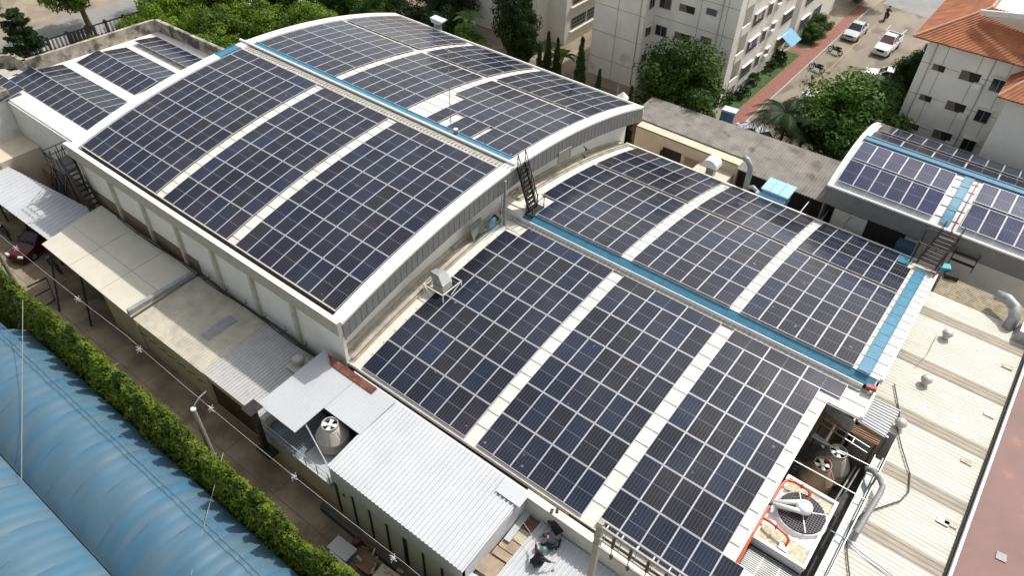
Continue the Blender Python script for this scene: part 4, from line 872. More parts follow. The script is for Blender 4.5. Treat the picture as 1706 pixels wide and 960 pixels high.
mb = MB(); mb.obox((48.75, -9.85, 4.62), (.4, .4, .12)); mb.build('inlet_box', plasticw, t)
# steel frame and gutter at the right of the pit
t = thing('steel_gutter_frame', 'grey steel gutter and beams between plant yard and the cream roof', 'steel frame', (50.5, -5, 0)); mb = MB()
mb.box(50.35, -12.5, 3.9, 50.75, -1.9, 3.95); mb.box(50.35, -12.5, 3.95, 50.4, -1.9, 4.15); mb.box(50.72, -12.5, 3.95, 50.77, -1.9, 4.2); mb.build('gutter', galvdull, t)
for k, (a_, b_) in enumerate((((47.4, -2.95, 4.25), (50.8, -2.85, 4.3)), ((47.3, -4.9, 4.25), (50.8, -4.9, 4.3)), ((47.5, -1.35, 4.15), (50.0, -1.65, 4.15)), ((47.5, -1.75, 4.15), (50.0, -2.05, 4.15)), ((50.85, -1.0, 4.5), (50.8, -11.5, 4.4)), ((48.3, -1.4, 4.15), (48.3, -1.85, 4.15)), ((49.2, -1.5, 4.15), (49.2, -2.0, 4.15)))):
    mb = MB(); mb.bar(a_, b_, .038); mb.build('beam', galv, t)
mb = MB()
for x in (49.75, 49.95): mb.tube([(x, -5.2, 2.0), (x + .15, -1.4, 2.1)], .05, 8)
mb.build('vertical_pipes', galv, t)
tag(MB().tube([(47.4, -1.3, 2.6), (48.3, -1.5, 2.6)], .14, 10).build('blue_pipe', paleblue), 'pale blue pipe in the dark corner of the plant yard', 'pipe')
# corner sheets of B by the notch
tag(MB().slab([(47.35, -1.05, 4.9), (48.9, -1.55, 4.9), (48.9, -1.30, 4.95), (47.35, -.85, 5.0)], .5).build('torn_fascia', galvdull), 'torn grey fascia piece at the notch corner of the lower hall', 'fascia')
# ================================================================ STAIRS AND LADDERS
def stair(name, label, bot, top, width_dir, w_, n, m_=darksteel, rail=True):
    bot = Vector(bot); top = Vector(top); wd = Vector(width_dir).normalized() * w_
    t = thing(name, label, 'stair', tuple(bot))
    for s in (0, 1):
        mb = MB(); mb.bar(bot + wd * s, top + wd * s, .07, .16); mb.build('stringer', m_, t)
    mb = MB(); run = Vector((top.x - bot.x, top.y - bot.y, 0)).normalized()
    for i in range(1, n + 1):
        p = bot.lerp(top, i / (n + 1)); mb.hexa([p - run * .11, p + run * .11, p + run * .11 + wd, p - run * .11 + wd], [q + Vector((0, 0, .03)) for q in (p - run * .11, p + run * .11, p + run * .11 + wd, p - run * .11 + wd)])
    mb.build('treads', m_, t)
    if rail:
        for s in (0, 1):
            mb = MB(); up = Vector((0, 0, .95)); mb.bar(bot + wd * s + up, top + wd * s + up, .045); mb.bar(bot + wd * s + up * .5, top + wd * s + up * .5, .03)
            for i in range(5): p = bot.lerp(top, i / 4) + wd * s; mb.bar(p, p + up, .04)
            mb.build('handrail', m_, t)
    return t
stair('steel_stair', 'dark steel stair linking the highest roof down to the lower hall walkway', (26.95, .30, 6.55), (25.75, .45, 9.45), (0, 1, 0), .75, 10)
t = thing('steel_landing', 'dark steel landing at the foot of the stair between the two big roofs', 'landing', (27, .4, 6.6)); mb = MB(); mb.box(26.75, .05, 6.62, 27.35, 1.35, 6.68); mb.build('deck', darksteel, t)
mb = MB()
for x, y in ((26.8, .1), (27.3, .1), (27.3, 1.3), (26.8, 1.3)): mb.bar((x, y, 6.2), (x, y, 7.5), .045)
mb.bar((26.8, .1, 7.5), (27.3, .1, 7.5), .04); mb.bar((27.3, .1, 7.5), (27.3, 1.3, 7.5), .04); mb.build('railing', darksteel, t)
t = thing('cage_ladder', 'grey upright post with a zigzag ladder at the end of the highest ridge', 'ladder', (25.9, -.9, 5.6)); mb = MB(); mb.bar((25.95, -1.0, 5.6), (25.95, -1.0, 9.3), .13); mb.build('post', galvdull, t)
mb = MB()
for i in range(13): z = 5.7 + i * .25; mb.bar((25.95, -1.35, z), (25.95, -1.05, z + .12), .03)
mb.bar((25.95, -1.35, 5.6), (25.95, -1.35, 9.0), .03); mb.build('rungs', galvdull, t)
t = stair('steel_stair', 'dark steel stair climbing from the lower hall to the small right hall', (47.6, 13.9, 4.7), (48.0, 16.0, 6.1), (1, 0, 0), 1.1, 8)
rr2 = random.Random(4)
tag(MB().tube([hp(HC, 7.75, -5.6, .1, False), (48.9, 15.6, 5.3), (48.95, 14.6, 4.6), (48.9, 14.2, 4.4), (48.8, 13.8, 4.4)], .05, 8).build('red_pipe', mat('dark_red_pipe', 0)), 'dark red pipe bending down beside the right hand stair', 'pipe')
t = thing('steel_scaffold', 'dark steel support frame at the foot of the right stair', 'frame', (47.7, 14.8, 4)); mb = MB()
for x in (47.2, 48.9):
    for y in (14.4, 16.0): mb.bar((x, y, 3.5), (x, y, 6.0), .07)
mb.bar((47.2, 14.4, 5.9), (48.9, 14.4, 5.9), .06); mb.bar((47.2, 16.0, 6.1), (48.9, 16.0, 6.1), .06); mb.bar((47.2, 14.4, 4.0), (48.9, 16, 5.9), .04); mb.box(47.1, 14.2, 3.4, 49.0, 16.1, 3.46); mb.build('frame', darksteel, t)
# stair at the far left of hall A
t = stair('steel_stair', 'black steel stair against the left end of the highest hall wall', (.9, -15.35, 2.7), (-1.3, -15.2, 6.3), (0, 1, 0), .8, 10)
t = thing('steel_landing', 'dark steel landing with railing at the left end of the big hall', 'landing', (-2.2, -14, 6)); mb = MB(); mb.box(-3.3, -15.3, 5.3, -1.15, -13.6, 5.38); mb.build('deck', darksteel, t)
mb = MB()
for z in (5.9, 6.4): mb.bar((-3.3, -15.3, z), (-1.6, -15.3, z), .05); mb.bar((-3.3, -15.3, z), (-3.3, -13.6, z), .05)
for p in ((-3.3, -15.3), (-2.4, -15.3), (-1.6, -15.3), (-3.3, -14.4), (-3.3, -13.6)): mb.bar((p[0], p[1], 5.35), (p[0], p[1], 6.4), .05)
mb.build('railing', darksteel, t)
mb = MB()
for p in ((-3.2, -15.2), (-1.3, -15.2), (-3.2, -13.7)): mb.bar((p[0], p[1], 0), (p[0], p[1], 5.3), .1)
mb.bar((-3.2, -15.2, 2.6), (-1.3, -15.2, 5.2), .06); mb.build('support', darksteel, t)
stair('steel_stair', 'lower black steel stair flight in the shade behind the carport', (-6.6, -14.9, .3), (-3.4, -14.9, 5.2), (0, 1, 0), .9, 14)
t = thing('brown_block', 'brown plastered stair base in the shade behind the carport', 'block', (-5, -14.5, 0)); mb = MB(); mb.box(-8.8, -14.3, 0, -.7, -13.46, 2.2); mb.build('block', brownwall, t)
# evaporative cooler with frame
t = thing('air_cooler', 'pale air cooler unit in a white tube frame below the big hall verge', 'air cooler', (26.6, -7.4, 5)); mb = MB(); cx, cy, cz = 26.55, -7.55, 5.65
mb.box(cx - .38, cy - .42, cz - .5, cx + .38, cy + .42, cz + .35); mb.build('body', mat('cooler_body', (0.45,.43,.38),.6), t)
mb = MB()
for z in (-.35, -.15, .05, .25): mb.box(cx - .4, cy - .35, cz + z, cx + .4, cy + .35, cz + z + .05); mb.box(cx - .33, cy - .44, cz + z, cx + .33, cy + .44, cz + z + .05)
mb.build('louvres', mat('louvre_pale', (0.5, .5, .46), .7), t)
mb = MB(); mb.hexa([(cx - .4, cy - .4, cz + .45), (cx + .4, cy - .4, cz + .45), (cx + .4, cy + .4, cz + .45), (cx - .4, cy + .4, cz + .45)], [(cx - .75, cy - .2, cz + .9), (cx - .1, cy - .2, cz + .9), (cx - .1, cy + .4, cz + .9), (cx - .75, cy + .4, cz + .75)]); mb.build('hood', galvdull, t)
mb = MB()
for sx in (-.75, .75):
    for sy in (-.8, .8): mb.bar((cx + sx, cy + sy, cz - 1.3), (cx + sx, cy + sy, cz + .35), .05)
for z in (-.55, .3):
    mb.bar((cx - .75, cy - .8, cz + z), (cx + .75, cy - .8, cz + z), .045); mb.bar((cx + .75, cy - .8, cz + z), (cx + .75, cy + .8, cz + z), .045); mb.bar((cx - .75, cy + .8, cz + z), (cx + .75, cy + .8, cz + z), .045); mb.bar((cx - .75, cy - .8, cz + z), (cx - .75, cy + .8, cz + z), .045)
mb.bar((cx - .75, cy - .8, cz + .3), (cx + .75, cy - .8, cz - 1.1), .05); mb.bar((cx + .75, cy - .8, cz - .5), (cx + .75, cy + .8, cz + .3), .04); mb.build('frame', white, t)
# things leaning by the gable wall
G = lambda s, dz=0: hp(HB, -.75, s, .15 + dz, False)
tag(MB().hexa([G(-4.1), G(-3.0), G(-3.0) - Vector((.05, 0, 0)), G(-4.1) - Vector((.05, 0, 0))], [G(-4.1, 1.0) - Vector((.3, 0, 0)), G(-3.0, 1.0) - Vector((.3, 0, 0)), G(-3.0, 1.0) - Vector((.35, 0, 0)), G(-4.1, 1.0) - Vector((.35, 0, 0))]).build('leaning_sheet', mat('green_glass', (0.17, .21, .18), .2)), 'greenish glass pane leaning on the big hall gable wall', 'pane')
t = thing('pipe_valve', 'blue valve with elbow beside the gable wall near the stair', 'valve', tuple(G(-2.2))); mb = MB(); mb.tube([G(-2.6, .1), G(-2.3, .35), G(-2.0, .45)], .13, 10); mb.build('elbow', blueacc, t)
mb = MB(); mb.tube([G(-2.0, .45), G(-1.9, .45)], .22, 14); mb.build('flange', darksteel, t)
t = thing('red_drum', 'small white drum with red lid beside the blue valve', 'drum', tuple(G(-1.3))); mb = MB(); mb.tube_lathe(G(-1.3), [(.17, 0), (.17, .4)], 14, 0, True); mb.build('drum', plasticw, t); mb = MB(); mb.tube_lathe(G(-1.3) + Vector((0, 0, .4)), [(.19, 0), (.19, .08), (.06, .16)], 14, 0, True); mb.build('lid', mat('red_lid', (.5, .05, .03), .5), t)
tag(MB().tube([G(-3.4, -.05) + Vector((.25, 0, 0)), G(-2.9, .05) + Vector((.35, 0, 0)), G(-1.6, 0) + Vector((.3, 0, 0))], .03, 6).build('blue_hose', blueacc), 'thin blue hose by the blue valve on the gutter sheets', 'hose')
tag(MB().tube([G(-3.9, .05), G(-3.5, .2), G(-3.1, .1)], .09, 8).build('black_pump', darksteel), 'small black pump piece in front of the leaning glass pane', 'pump')
t = thing('wall_lamp', 'pair of small dark lamps on the gable wall right of the louvre', 'lamp', tuple(hp(HA, 25.4, 8.4, -2.0)))
for dz in (-1.75, -2.35):
    p = hp(HA, 25.4, 9.0, dz); mb = MB(); mb.bar(p, p + Vector((.25, 0, -.1)), .05); mb.tube_lathe(p + Vector((.25, 0, -.22)), [(.09, 0), (.05, .15)], 8, 0, True); mb.build('lamp_head', darksteel, t)
# mast on the ridge walkway
t = thing('antenna_mast', 'thin pale mast on the ridge walkway of the highest roof', 'mast', tuple(hp(HA, 19.6, .95))); p = hp(HA, 19.6, 1.25)
mb = MB(); mb.tube([p, p + Vector((-.02, 0, 5.2))], .028, 6); mb.build('pole', galv, t); mb = MB(); mb.tube_lathe(p + Vector((0, 0, 5.2)), [(.09, 0), (.09, .06), (.01, .3)], 10, 0, True); mb.build('tip', galv, t)
p = hp(HA, 20.3, .95, .05); mb = MB(); mb.tube_lathe(p, [(.14, 0), (.14, .24)], 14, 0, True); mb.build('counterweight', mat('brown_weight', (0.30, .17, .09), .8), t); mb = MB(); mb.tube_lathe(p + Vector((0, 0, .24)), [(.15, 0), (.15, .05)], 14, 0, True); mb.build('weight_cap', plasticw, t)
# small exhaust on the rear eave of A
t = thing('exhaust_hood', 'grey white exhaust hood sticking up behind the far roof edge', 'exhaust', (9.9, 17.3, 5)); c = hp(HA, 4.15, 17.2, 0)
mb = MB(); mb.box(c.x - .25, c.y - .2, 4, c.x + .25, c.y + .3, c.z + .6); mb.build('shaft', galv, t); mb = MB(); mb.hexa([(c.x - .4, c.y - .35, c.z + .6), (c.x + .5, c.y - .35, c.z + .6), (c.x + .5, c.y + .4, c.z + .6), (c.x - .4, c.y + .4, c.z + .6)], [(c.x - .55, c.y - .35, c.z + 1.0), (c.x + .85, c.y - .35, c.z + .95), (c.x + .85, c.y + .4, c.z + .95), (c.x - .55, c.y + .4, c.z + 1.0)]); mb.build('hood', white, t)
# ================================================================ BEHIND HALL B
t = thing('beige_annex', 'beige walled annex with a brown door behind the lower hall', 'annex building', (32, 18, 0)); mb = MB(); mb.box(24.6, 18.0, 0, 33.6, 22.0, 4.0); mb.build('wall', beige, t)
mb = MB(); mb.box(27.3, 17.95, 1.6, 28.9, 17.99, 3.1); do = mb.build('window', roomdk, t); mb = MB(); mb.bar((27.3, 17.93, 1.6), (27.3, 17.93, 3.1), .08); mb.hexa([(27.28, 17.4, 1.6), (27.33, 17.9, 1.6), (27.36, 17.9, 1.6), (27.31, 17.4, 1.6)], [(27.28, 17.4, 3.0), (27.33, 17.9, 3.0), (27.36, 17.9, 3.0), (27.31, 17.4, 3.0)]); mb.build('shutter', mat('brown_shutter', 0), do)
mb = MB(); mb.box(29.2, 17.93, 1.5, 30.4, 17.98, 3.0); mb.build('board_panel', wood, t)
t = thing('grey_corrugated_roof', 'long dirty grey corrugated roof between the lower hall and the trees', 'roof', (34, 19, 0))
mb = MB(); corr(mb, (23.5, 19.0, 4.1), (33.6, 19.0, 4.1), (33.6, 22.7, 4.4), (23.5, 22.3, 4.4), 44, .045, .5); corr(mb, (33.62, 17.6, 3.95), (48, 17.6, 3.95), (48, 23.2, 4.4), (33.62, 22.7, 4.4), 62, .045, .5); mb.build('roof', asbestos, t)
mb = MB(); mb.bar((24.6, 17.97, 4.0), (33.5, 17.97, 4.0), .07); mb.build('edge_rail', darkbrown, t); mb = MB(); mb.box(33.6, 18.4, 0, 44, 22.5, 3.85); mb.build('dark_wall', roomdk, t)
tag(MB().slab([(30.6, 15.7, 3.2), (33.4, 15.7, 3.2), (33.4, 18.0, 3.2), (30.6, 18.0, 3.2)], 3.2).build('beige_block', beige), 'low beige block under the white mushroom shaped duct', 'block')
for i in range(5):
    x = 36.4 + i * 1.5; tag(MB().bar((x, 15.6, 3.6), (x, 18.3, 3.7), .06).build('cross_bar', galv), 'thin steel bar across the dark gap behind the lower hall', 'bar', 'bars across the dark gap')
t = thing('mushroom_duct', 'white box duct with rounded hood behind the lower hall', 'duct', (32.0, 16.6, 3.2)); mb = MB(); mb.box(31.75, 16.3, 3.2, 32.35, 16.9, 4.1); mb.build('shaft', galv, t)
mb = MB(); rows = []
for i in range(9):
    a = math.pi * i / 8; rows.append([(31.55 + .55 + -.62 * math.cos(a) - .1, 16.1, 4.1 + .62 * math.sin(a)), (31.55 + .55 - .62 * math.cos(a) - .1, 17.1, 4.1 + .62 * math.sin(a))])
mb.grid(rows); mb.add([r[0] for r in rows], [tuple(range(9))]); mb.add([r[1] for r in rows], [tuple(range(8, -1, -1))]); mb.build('hood', white, t)
t = thing('vent_stack', 'tall pale grey vent stack with an elbow top behind the lower hall', 'pipe', (35.3, 16.0, 2)); mb = MB(); mb.tube([(35.1, 16.2, 2), (35.05, 16.2, 5.1), (34.95, 16.2, 5.5), (34.65, 16.2, 5.85), (34.3, 16.2, 5.95)], .21, 14); mb.build('stack', galvdull, t, smooth=True); mb = MB(); mb.tube([(35.1, 16.2, 3.6), (35.6, 16.2, 3.9), (36.0, 16.2, 3.7), (36.1, 16.2, 3.0)], .16, 12); mb.build('branch', galvdull, t, smooth=True)
t = thing('blue_cooler', 'light blue air handling box standing behind the lower hall', 'air cooler', (37, 16.6, 3)); mb = MB(); mb.box(36.35, 16.0, 3.2, 38.15, 17.3, 4.2); mb.build('body', blueacc, t); mb = MB(); mb.slab([(36.25, 15.9, 4.3), (38.3, 15.9, 4.3), (38.3, 17.5, 4.4), (36.25, 17.5, 4.4)], .12)
mb.build('lid', paleblue, t); mb = MB(); mb.slab([(36.0, 15.7, 3.9), (38.2, 15.7, 3.9), (38.2, 16.0, 3.95), (36.0, 16.0, 3.95)], .1)
for x in (36.9, 37.6): mb.bar((x, 15.95, 4.41), (x, 17.45, 4.51), .03)
mb.build('trim', paleblue, t)
# gap between B and C: ducts, blue tank, sheets
t = thing('elbow_duct', 'large grey elbow duct on the roof by the right edge', 'duct', (53.3, 12, 4)); mb = MB(); mb.tube([(52.3, 13.6, 5.0), (52.9, 13.4, 5.15), (53.4, 13.0, 5.1), (53.6, 12.4, 4.8), (53.6, 12.2, 4.1)], .32, 16); mb.build('elbow', galvdull, t, smooth=True); mb = MB(); mb.hexa([(53.9, 11.2, 4.1), (54.9, 11.2, 4.1), (54.9, 12.4, 4.1), (53.9, 12.4, 4.1)], [(54.1, 11.3, 4.9), (54.9, 11.3, 4.9), (54.9, 12.2, 4.9), (54.1, 12.2, 4.9)]); mb.build('transition_box', galv, t)
t = thing('stained_lean_to', 'rust stained cream roof strip between cream roof and the small right hall', 'lean-to', (51.5, 13.3, 0)); mb = MB(); corr(mb, (49.2, 12.7, 4.05), (49.2, 14.6, 4.2), (55, 14.6, 4.2), (55, 12.7, 4.05), 12, .03); mb.build('roof', mat('rust_stained_cream', (0.42, .36, .25), .8, var=.2, spots=((.26, .13, .05), 1.5, .62)), t); mb = MB(); mb.box(49.2, 12.7, 0, 55, 14.5, 3.9); mb.build('wall', wallgrey, t)
tag(MB().box(45.9, 15.9, 3.6, 47.0, 16.6, 4.3).build('blue_tank', mat('dark_blue_tank', (.04, .09, .14), .5)), 'dark blue box tank under the small right hall cladding', 'tank')
tag(MB().obox((49.1, 14.9, 4.5), (.7, .5, .35), .4).build('teal_bag', mat('teal_plastic', (.05, .42, .48), .5)), 'bright teal bundle beside the right stair', 'bundle')
tag(MB().obox((49.7, 14.6, 4.35), (.8, .5, .3), .2).build('black_bag', tyre), 'black bundle beside the teal bundle', 'bundle')
t = thing('steel_rack', 'dark steel rack on the wall of the small right hall', 'rack', (50, 15.8, 4)); mb = MB(); y_ = 16.3
for x in (49.2, 50.6): mb.bar((x, y_, 3.9), (x, y_, 5.4), .06)
for z in (4.4, 5.0): mb.bar((49.2, y_, z), (50.6, y_, z), .12)
mb.build('frame', darksteel, t)
# ================================================================ GANTRY AT THE BOTTOM
t = thing('pole_gantry', 'concrete pole with a grey steel crossbar gantry and insulators at the bottom', 'gantry', (42.9, -16.2, 0))
pt = atz(1002, 872, 8.2); px_, py_ = pt.x, pt.y
mb = MB(); mb.bar((px_ - .0, py_, 0), (px_, py_, 8.3), .26, .26); mb.build('pole', mat('gantry_pole', (0.37, 0.34, 0.27), .8, var=.1), t)
for k, (dy, z, l) in enumerate(((0.14, 8.2, 5.5), (-.14, 8.2, 5.5), (-.15, 7.3, 5.5), (-.15, 6.7, 5.5))):
    mb = MB(); mb.bar((px_ - .15, py_ + dy, z), (px_ + l, py_ + dy, z), .08, .1); mb.build('crossbar', mat('gantry_bar', (0.36, .35, .32), .6), t)
for k in range(4):
    x = px_ + .75 + k * .78; mb = MB()
    for j in range(6): mb.tube_lathe((x, py_ - .2, 7.35 + j * .13), [(.035, 0), (.075, .03), (.035, .07)], 10, 0, True)
    mb.tube([(x, py_ - .2, 6.8), (x, py_ - .2, 8.2)], .02, 6); mb.tube_lathe((x + .05, py_ - .25, 6.65), [(.07, 0), (.08, .2), (.04, .3)], 10, 0, True); mb.build('insulator', mat('insulator_brown', (0.10, .06, .05), .35), t)
mb = MB()
for k in range(6): x = px_ + .3 + k * .7; mb.bar((x, py_ + .14, 8.2), (x, py_ - .14, 8.2), .05); mb.bar((x, py_ - .15, 7.3), (x, py_ + .14, 8.2), .03)
mb.build('brace', galv, t)

tag(MB().obox((48.75, -.0, 6.35), (.5, .25, .2), .2).build('red_bucket_lid', mat('dark_red_pipe', 0)), 'small dark red cap at the lower corner of the right edge walkway', 'cap')
# ================================================================ WORKERS
skin = mat('skin', (0.28, 0.16, 0.10), 0.6, var=.04); navy = mat('navy_cloth', (0.018, 0.02, 0.035), .85, var=.2); blackc = mat('black_cloth', (0.02, 0.018, 0.02), .85); jean = mat('dark_jeans', (0.02, .03, .05), .85); maroonc = mat('dark_plum_cloth', (.05, .02, .035), .85)
def skin_mesh(name, verts, edges, radii, m_, parent, root=0, sub=2):
    me = bpy.data.meshes.new(name); me.from_pydata([tuple(v) for v in verts], edges, []); o = bpy.data.objects.new(name, me); COL.objects.link(o)
    md = o.modifiers.new('skin', 'SKIN'); sv = me.skin_vertices[0].data if me.skin_vertices else None
    if sv is None:
        bm = bmesh.new(); bm.from_mesh(me); bm.verts.layers.skin.verify(); bm.to_mesh(me); bm.free(); sv = me.skin_vertices[0].data
    for i, r in enumerate(radii): sv[i].radius = (r, r) if not isinstance(r, tuple) else r
    sv[root].use_root = True
    ss = o.modifiers.new('sub', 'SUBSURF'); ss.levels = sub; ss.render_levels = sub
    dg = bpy.context.evaluated_depsgraph_get(); dg.update(); ev = o.evaluated_get(dg); m2 = bpy.data.meshes.new_from_object(ev)
    o.modifiers.clear(); o.data = m2; m2.materials.clear(); m2.materials.append(m_)
    for p in m2.polygons: p.use_smooth = True
    o.parent = parent; return o
def worker(loc, rz, label, joints, hat, torso_m, leg_m, hat_m=None, hair=True):
    t = thing('person', label, 'person', loc, rz)
    J = {k: Vector(v) for k, v in joints.items()}
    order = ['pel', 'waist', 'chest', 'neck', 'head', 'shL', 'elL', 'wrL', 'haL', 'shR', 'elR', 'wrR', 'haR', 'hipL', 'knL', 'anL', 'toL', 'hipR', 'knR', 'anR', 'toR']
    E_ = [(0, 1), (1, 2), (2, 3), (3, 4), (2, 5), (5, 6), (6, 7), (7, 8), (2, 9), (9, 10), (10, 11), (11, 12), (0, 13), (13, 14), (14, 15), (15, 16), (0, 17), (17, 18), (18, 19), (19, 20)]
    rad = [.135, .125, .15, .06, .095, .07, .048, .033, .04, .07, .048, .033, .04, .10, .068, .045, .05, .10, .068, .045, .05]
    body = skin_mesh('body', [J[k] for k in order], E_, rad, skin, t)
    # hands: palm with five curled fingers each, joined to the figure at the wrist
    for s in ('L', 'R'):
        h = J['ha' + s]; d = (h - J['wr' + s]).normalized(); sd = d.cross(Vector((0, 0, 1))).normalized() if abs(d.z) < .95 else Vector((1, 0, 0)); mbf_ = MB()
        for k, ln in enumerate((.055, .075, .08, .072, .058)):
            if k == 0: b0 = h - d * .03 + sd * .04; mbf_.tube([b0, b0 + sd * .03 + d * .02, b0 + sd * .035 + d * .05 - Vector((0, 0, .01))], [.012, .011, .008], 6)
            else: b0 = h + sd * (.032 - .021 * (k - 1)) + d * .02; mbf_.tube([b0, b0 + d * ln * .5, b0 + d * ln * .85 - Vector((0, 0, .025))], [.011, .010, .007], 6)
        mbf_2 = mbf_.build('fingers', skin, None); mbf_2.parent = body
    sh = skin_mesh('shirt', [J['pel'], J['waist'], J['chest'], J['chest'].lerp(J['neck'], .7), J['shL'], J['elL'], J['elL'].lerp(J['wrL'], .75), J['shR'], J['elR'], J['elR'].lerp(J['wrR'], .75)], [(0, 1), (1, 2), (2, 3), (2, 4), (4, 5), (5, 6), (2, 7), (7, 8), (8, 9)], [.155, .15, .175, .085, .09, .068, .055, .09, .068, .055], torso_m, t)
    tr = skin_mesh('trousers', [J['pel'], J['hipL'], J['knL'], J['knL'].lerp(J['anL'], .85), J['hipR'], J['knR'], J['knR'].lerp(J['anR'], .85)], [(0, 1), (1, 2), (2, 3), (0, 4), (4, 5), (5, 6)], [.155, .125, .09, .07, .125, .09, .07], leg_m, t)
    for s in ('L', 'R'):
        a, b = J['an' + s], J['to' + s]; mb_ = MB(); mb_.tube([a - (b - a) * .25 - Vector((0, 0, .01)), a.lerp(b, .5), b], [.05, .055, .04], 10); so2 = mb_.build('shoe', blackc, None, smooth=True); so2.parent = t
    hd = J['head']; up = (hd - J['neck']).normalized(); R_ = up.to_track_quat('Z', 'Y').to_matrix()
    mb_ = MB()
    if hat:
        for a_, prof in ((0, [(.135, .0), (.13, .05), (.105, .1), (.06, .135), (.005, .145)]),):
            n = 18; v_ = []
            for r, z in prof: v_ += [hd + R_ @ Vector((r * math.cos(2 * math.pi * k / n), r * 1.1 * math.sin(2 * math.pi * k / n), z + .01)) for k in range(n)]
            f_ = [(i * n + k, i * n + (k + 1) % n, (i + 1) * n + (k + 1) % n, (i + 1) * n + k) for i in range(len(prof) - 1) for k in range(n)] + [tuple((len(prof) - 1) * n + k for k in range(n))]; mb_.add(v_, f_)
            mb_.tube([hd + R_ @ Vector((math.cos(q) * .15, math.sin(q) * .165, .012)) for q in [2 * math.pi * k / 16 for k in range(17)]], .018, 6)
        ho = mb_.build('safety_helmet', hat_m, None, smooth=True); ho.parent = t
    else:
        v_ = []; n = 16; prof = [(.10, -.06), (.118, 0), (.115, .05), (.085, .1), (.005, .125)]
        for r, z in prof: v_ += [hd + R_ @ Vector((r * math.cos(2 * math.pi * k / n), r * math.sin(2 * math.pi * k / n) - .015, z)) for k in range(n)]
        f_ = [(i * n + k, i * n + (k + 1) % n, (i + 1) * n + (k + 1) % n, (i + 1) * n + k) for i in range(len(prof) - 1) for k in range(n)] + [tuple((len(prof) - 1) * n + k for k in range(n))]; mb_.add(v_, f_); ho = mb_.build('hair', blackc, None, smooth=True); ho.parent = t
    fc_ = MB(); fw = R_ @ Vector((0, 1, 0)); rt = R_ @ Vector((1, 0, 0))
    fc_.tube([hd + fw * .09 + up * .01, hd + fw * .125 - up * .02], [.012, .018], 6); fc_.tube([hd + fw * .098 - rt * .03 - up * .055, hd + fw * .103 + rt * .03 - up * .055], .008, 6)
    for s in (-1, 1): fc_.tube_lathe(hd + rt * s * .105 - up * .02, [(.012, 0), (.02, .02), (.012, .05)], 8, 0, True)
    fo = fc_.build('face_features', skin, None); fo.parent = body
    ey = MB()
    for s in (-1, 1): ey.tube_lathe(hd + fw * .093 + rt * s * .036 + up * .012, [(.008, 0), (.012, .008), (.008, .016)], 8, 0, True)
    eo = ey.build('eyes', tyre, None); eo.parent = body
    return t
crouch = dict(pel=(0, -.12, .32), waist=(0, -.02, .50), chest=(0, .16, .68), neck=(0, .27, .82), head=(0, .36, .93), shL=(-.2, .17, .70), elL=(-.42, .28, .60), wrL=(-.60, .42, .62), haL=(-.67, .47, .62),
  shR=(.2, .17, .70), elR=(.40, .30, .58), wrR=(.52, .46, .48), haR=(.56, .53, .46), hipL=(-.12, -.1, .30), knL=(-.22, .26, .42), anL=(-.17, .02, .09), toL=(-.19, .2, .05), hipR=(.12, -.1, .30), knR=(.22, .26, .42), anR=(.17, .02, .09), toR=(.19, .2, .05))
zr = lambda y: 2.85 + (y + 21.5) * 0.2 / 6.7 + 0.04
p = atz(903, 940, 2.9); p.x -= .15; p.y -= .25; w1 = worker((p.x, p.y, zr(p.y)), math.radians(-15), 'crouching person in navy work clothes and teal green safety helmet on the white roof', crouch, True, navy, navy, mat('teal_helmet', (0.07, .20, .16), .35))
mb = MB(); mb.tube([Vector((-.62, .45, .64)), Vector((-1.75, .85, .7))], .012, 6); rod = tag(MB().tube([w1.matrix_basis @ Vector((-.64, .46, .64)), w1.matrix_basis @ Vector((-1.7, .55, .66))], .012, 6).build('thin_rod', galv), 'thin metal rod held by the worker with the teal helmet', 'rod')
c2 = dict(crouch); c2.update(pel=(0, -.15, .28), chest=(.0, .2, .58), waist=(0, .02, .44), neck=(0, .33, .68), head=(0, .43, .76), shL=(-.2, .2, .6), shR=(.2, .2, .6), elL=(-.3, .42, .42), wrL=(-.2, .58, .25), haL=(-.18, .63, .2), elR=(.3, .42, .42), wrR=(.2, .58, .25), haR=(.18, .63, .2))
p = atz(925, 890, 2.9); worker((p.x + .1, p.y + .05, zr(p.y)), math.radians(65), 'crouching bare headed person in plum shirt nearest the lower hall parapet', c2, False, maroonc, blackc)
c3 = dict(c2)
p = atz(915, 905, 2.9); worker((p.x + .3, p.y - .12, zr(p.y)), math.radians(110), 'crouching person in blue black clothes just in front of the bare headed one', c3, False, navy, jean)
tag(MB().obox((atz(932, 908, 2.95).x, atz(932, 908, 2.95).y, 3.05), (.09, .42, .12), .3).build('power_tool', tyre), 'black power tool lying on the white roof beside the workers', 'tool')
p = atz(924, 852, 4.32); t = thing('work_gloves', 'pair of dark purple gloves on the lower hall parapet', 'gloves', (p.x, p.y, 4.3)); m_ = mat('purple_cloth', (.05, .03, .07), .8)
for dx in (-.09, .09): MB().obox((p.x + dx, p.y + dx, 4.33), (.12, .24, .06), .4 + dx).build('glove', m_, t)
tag(MB().tube_lathe((41.0, -16.4, 2.98), [(.06, 0), (.06, .1)], 10, 0, True).build('tape_roll', seam), 'small grey roll on the white roof right of the teal helmet worker', 'roll')
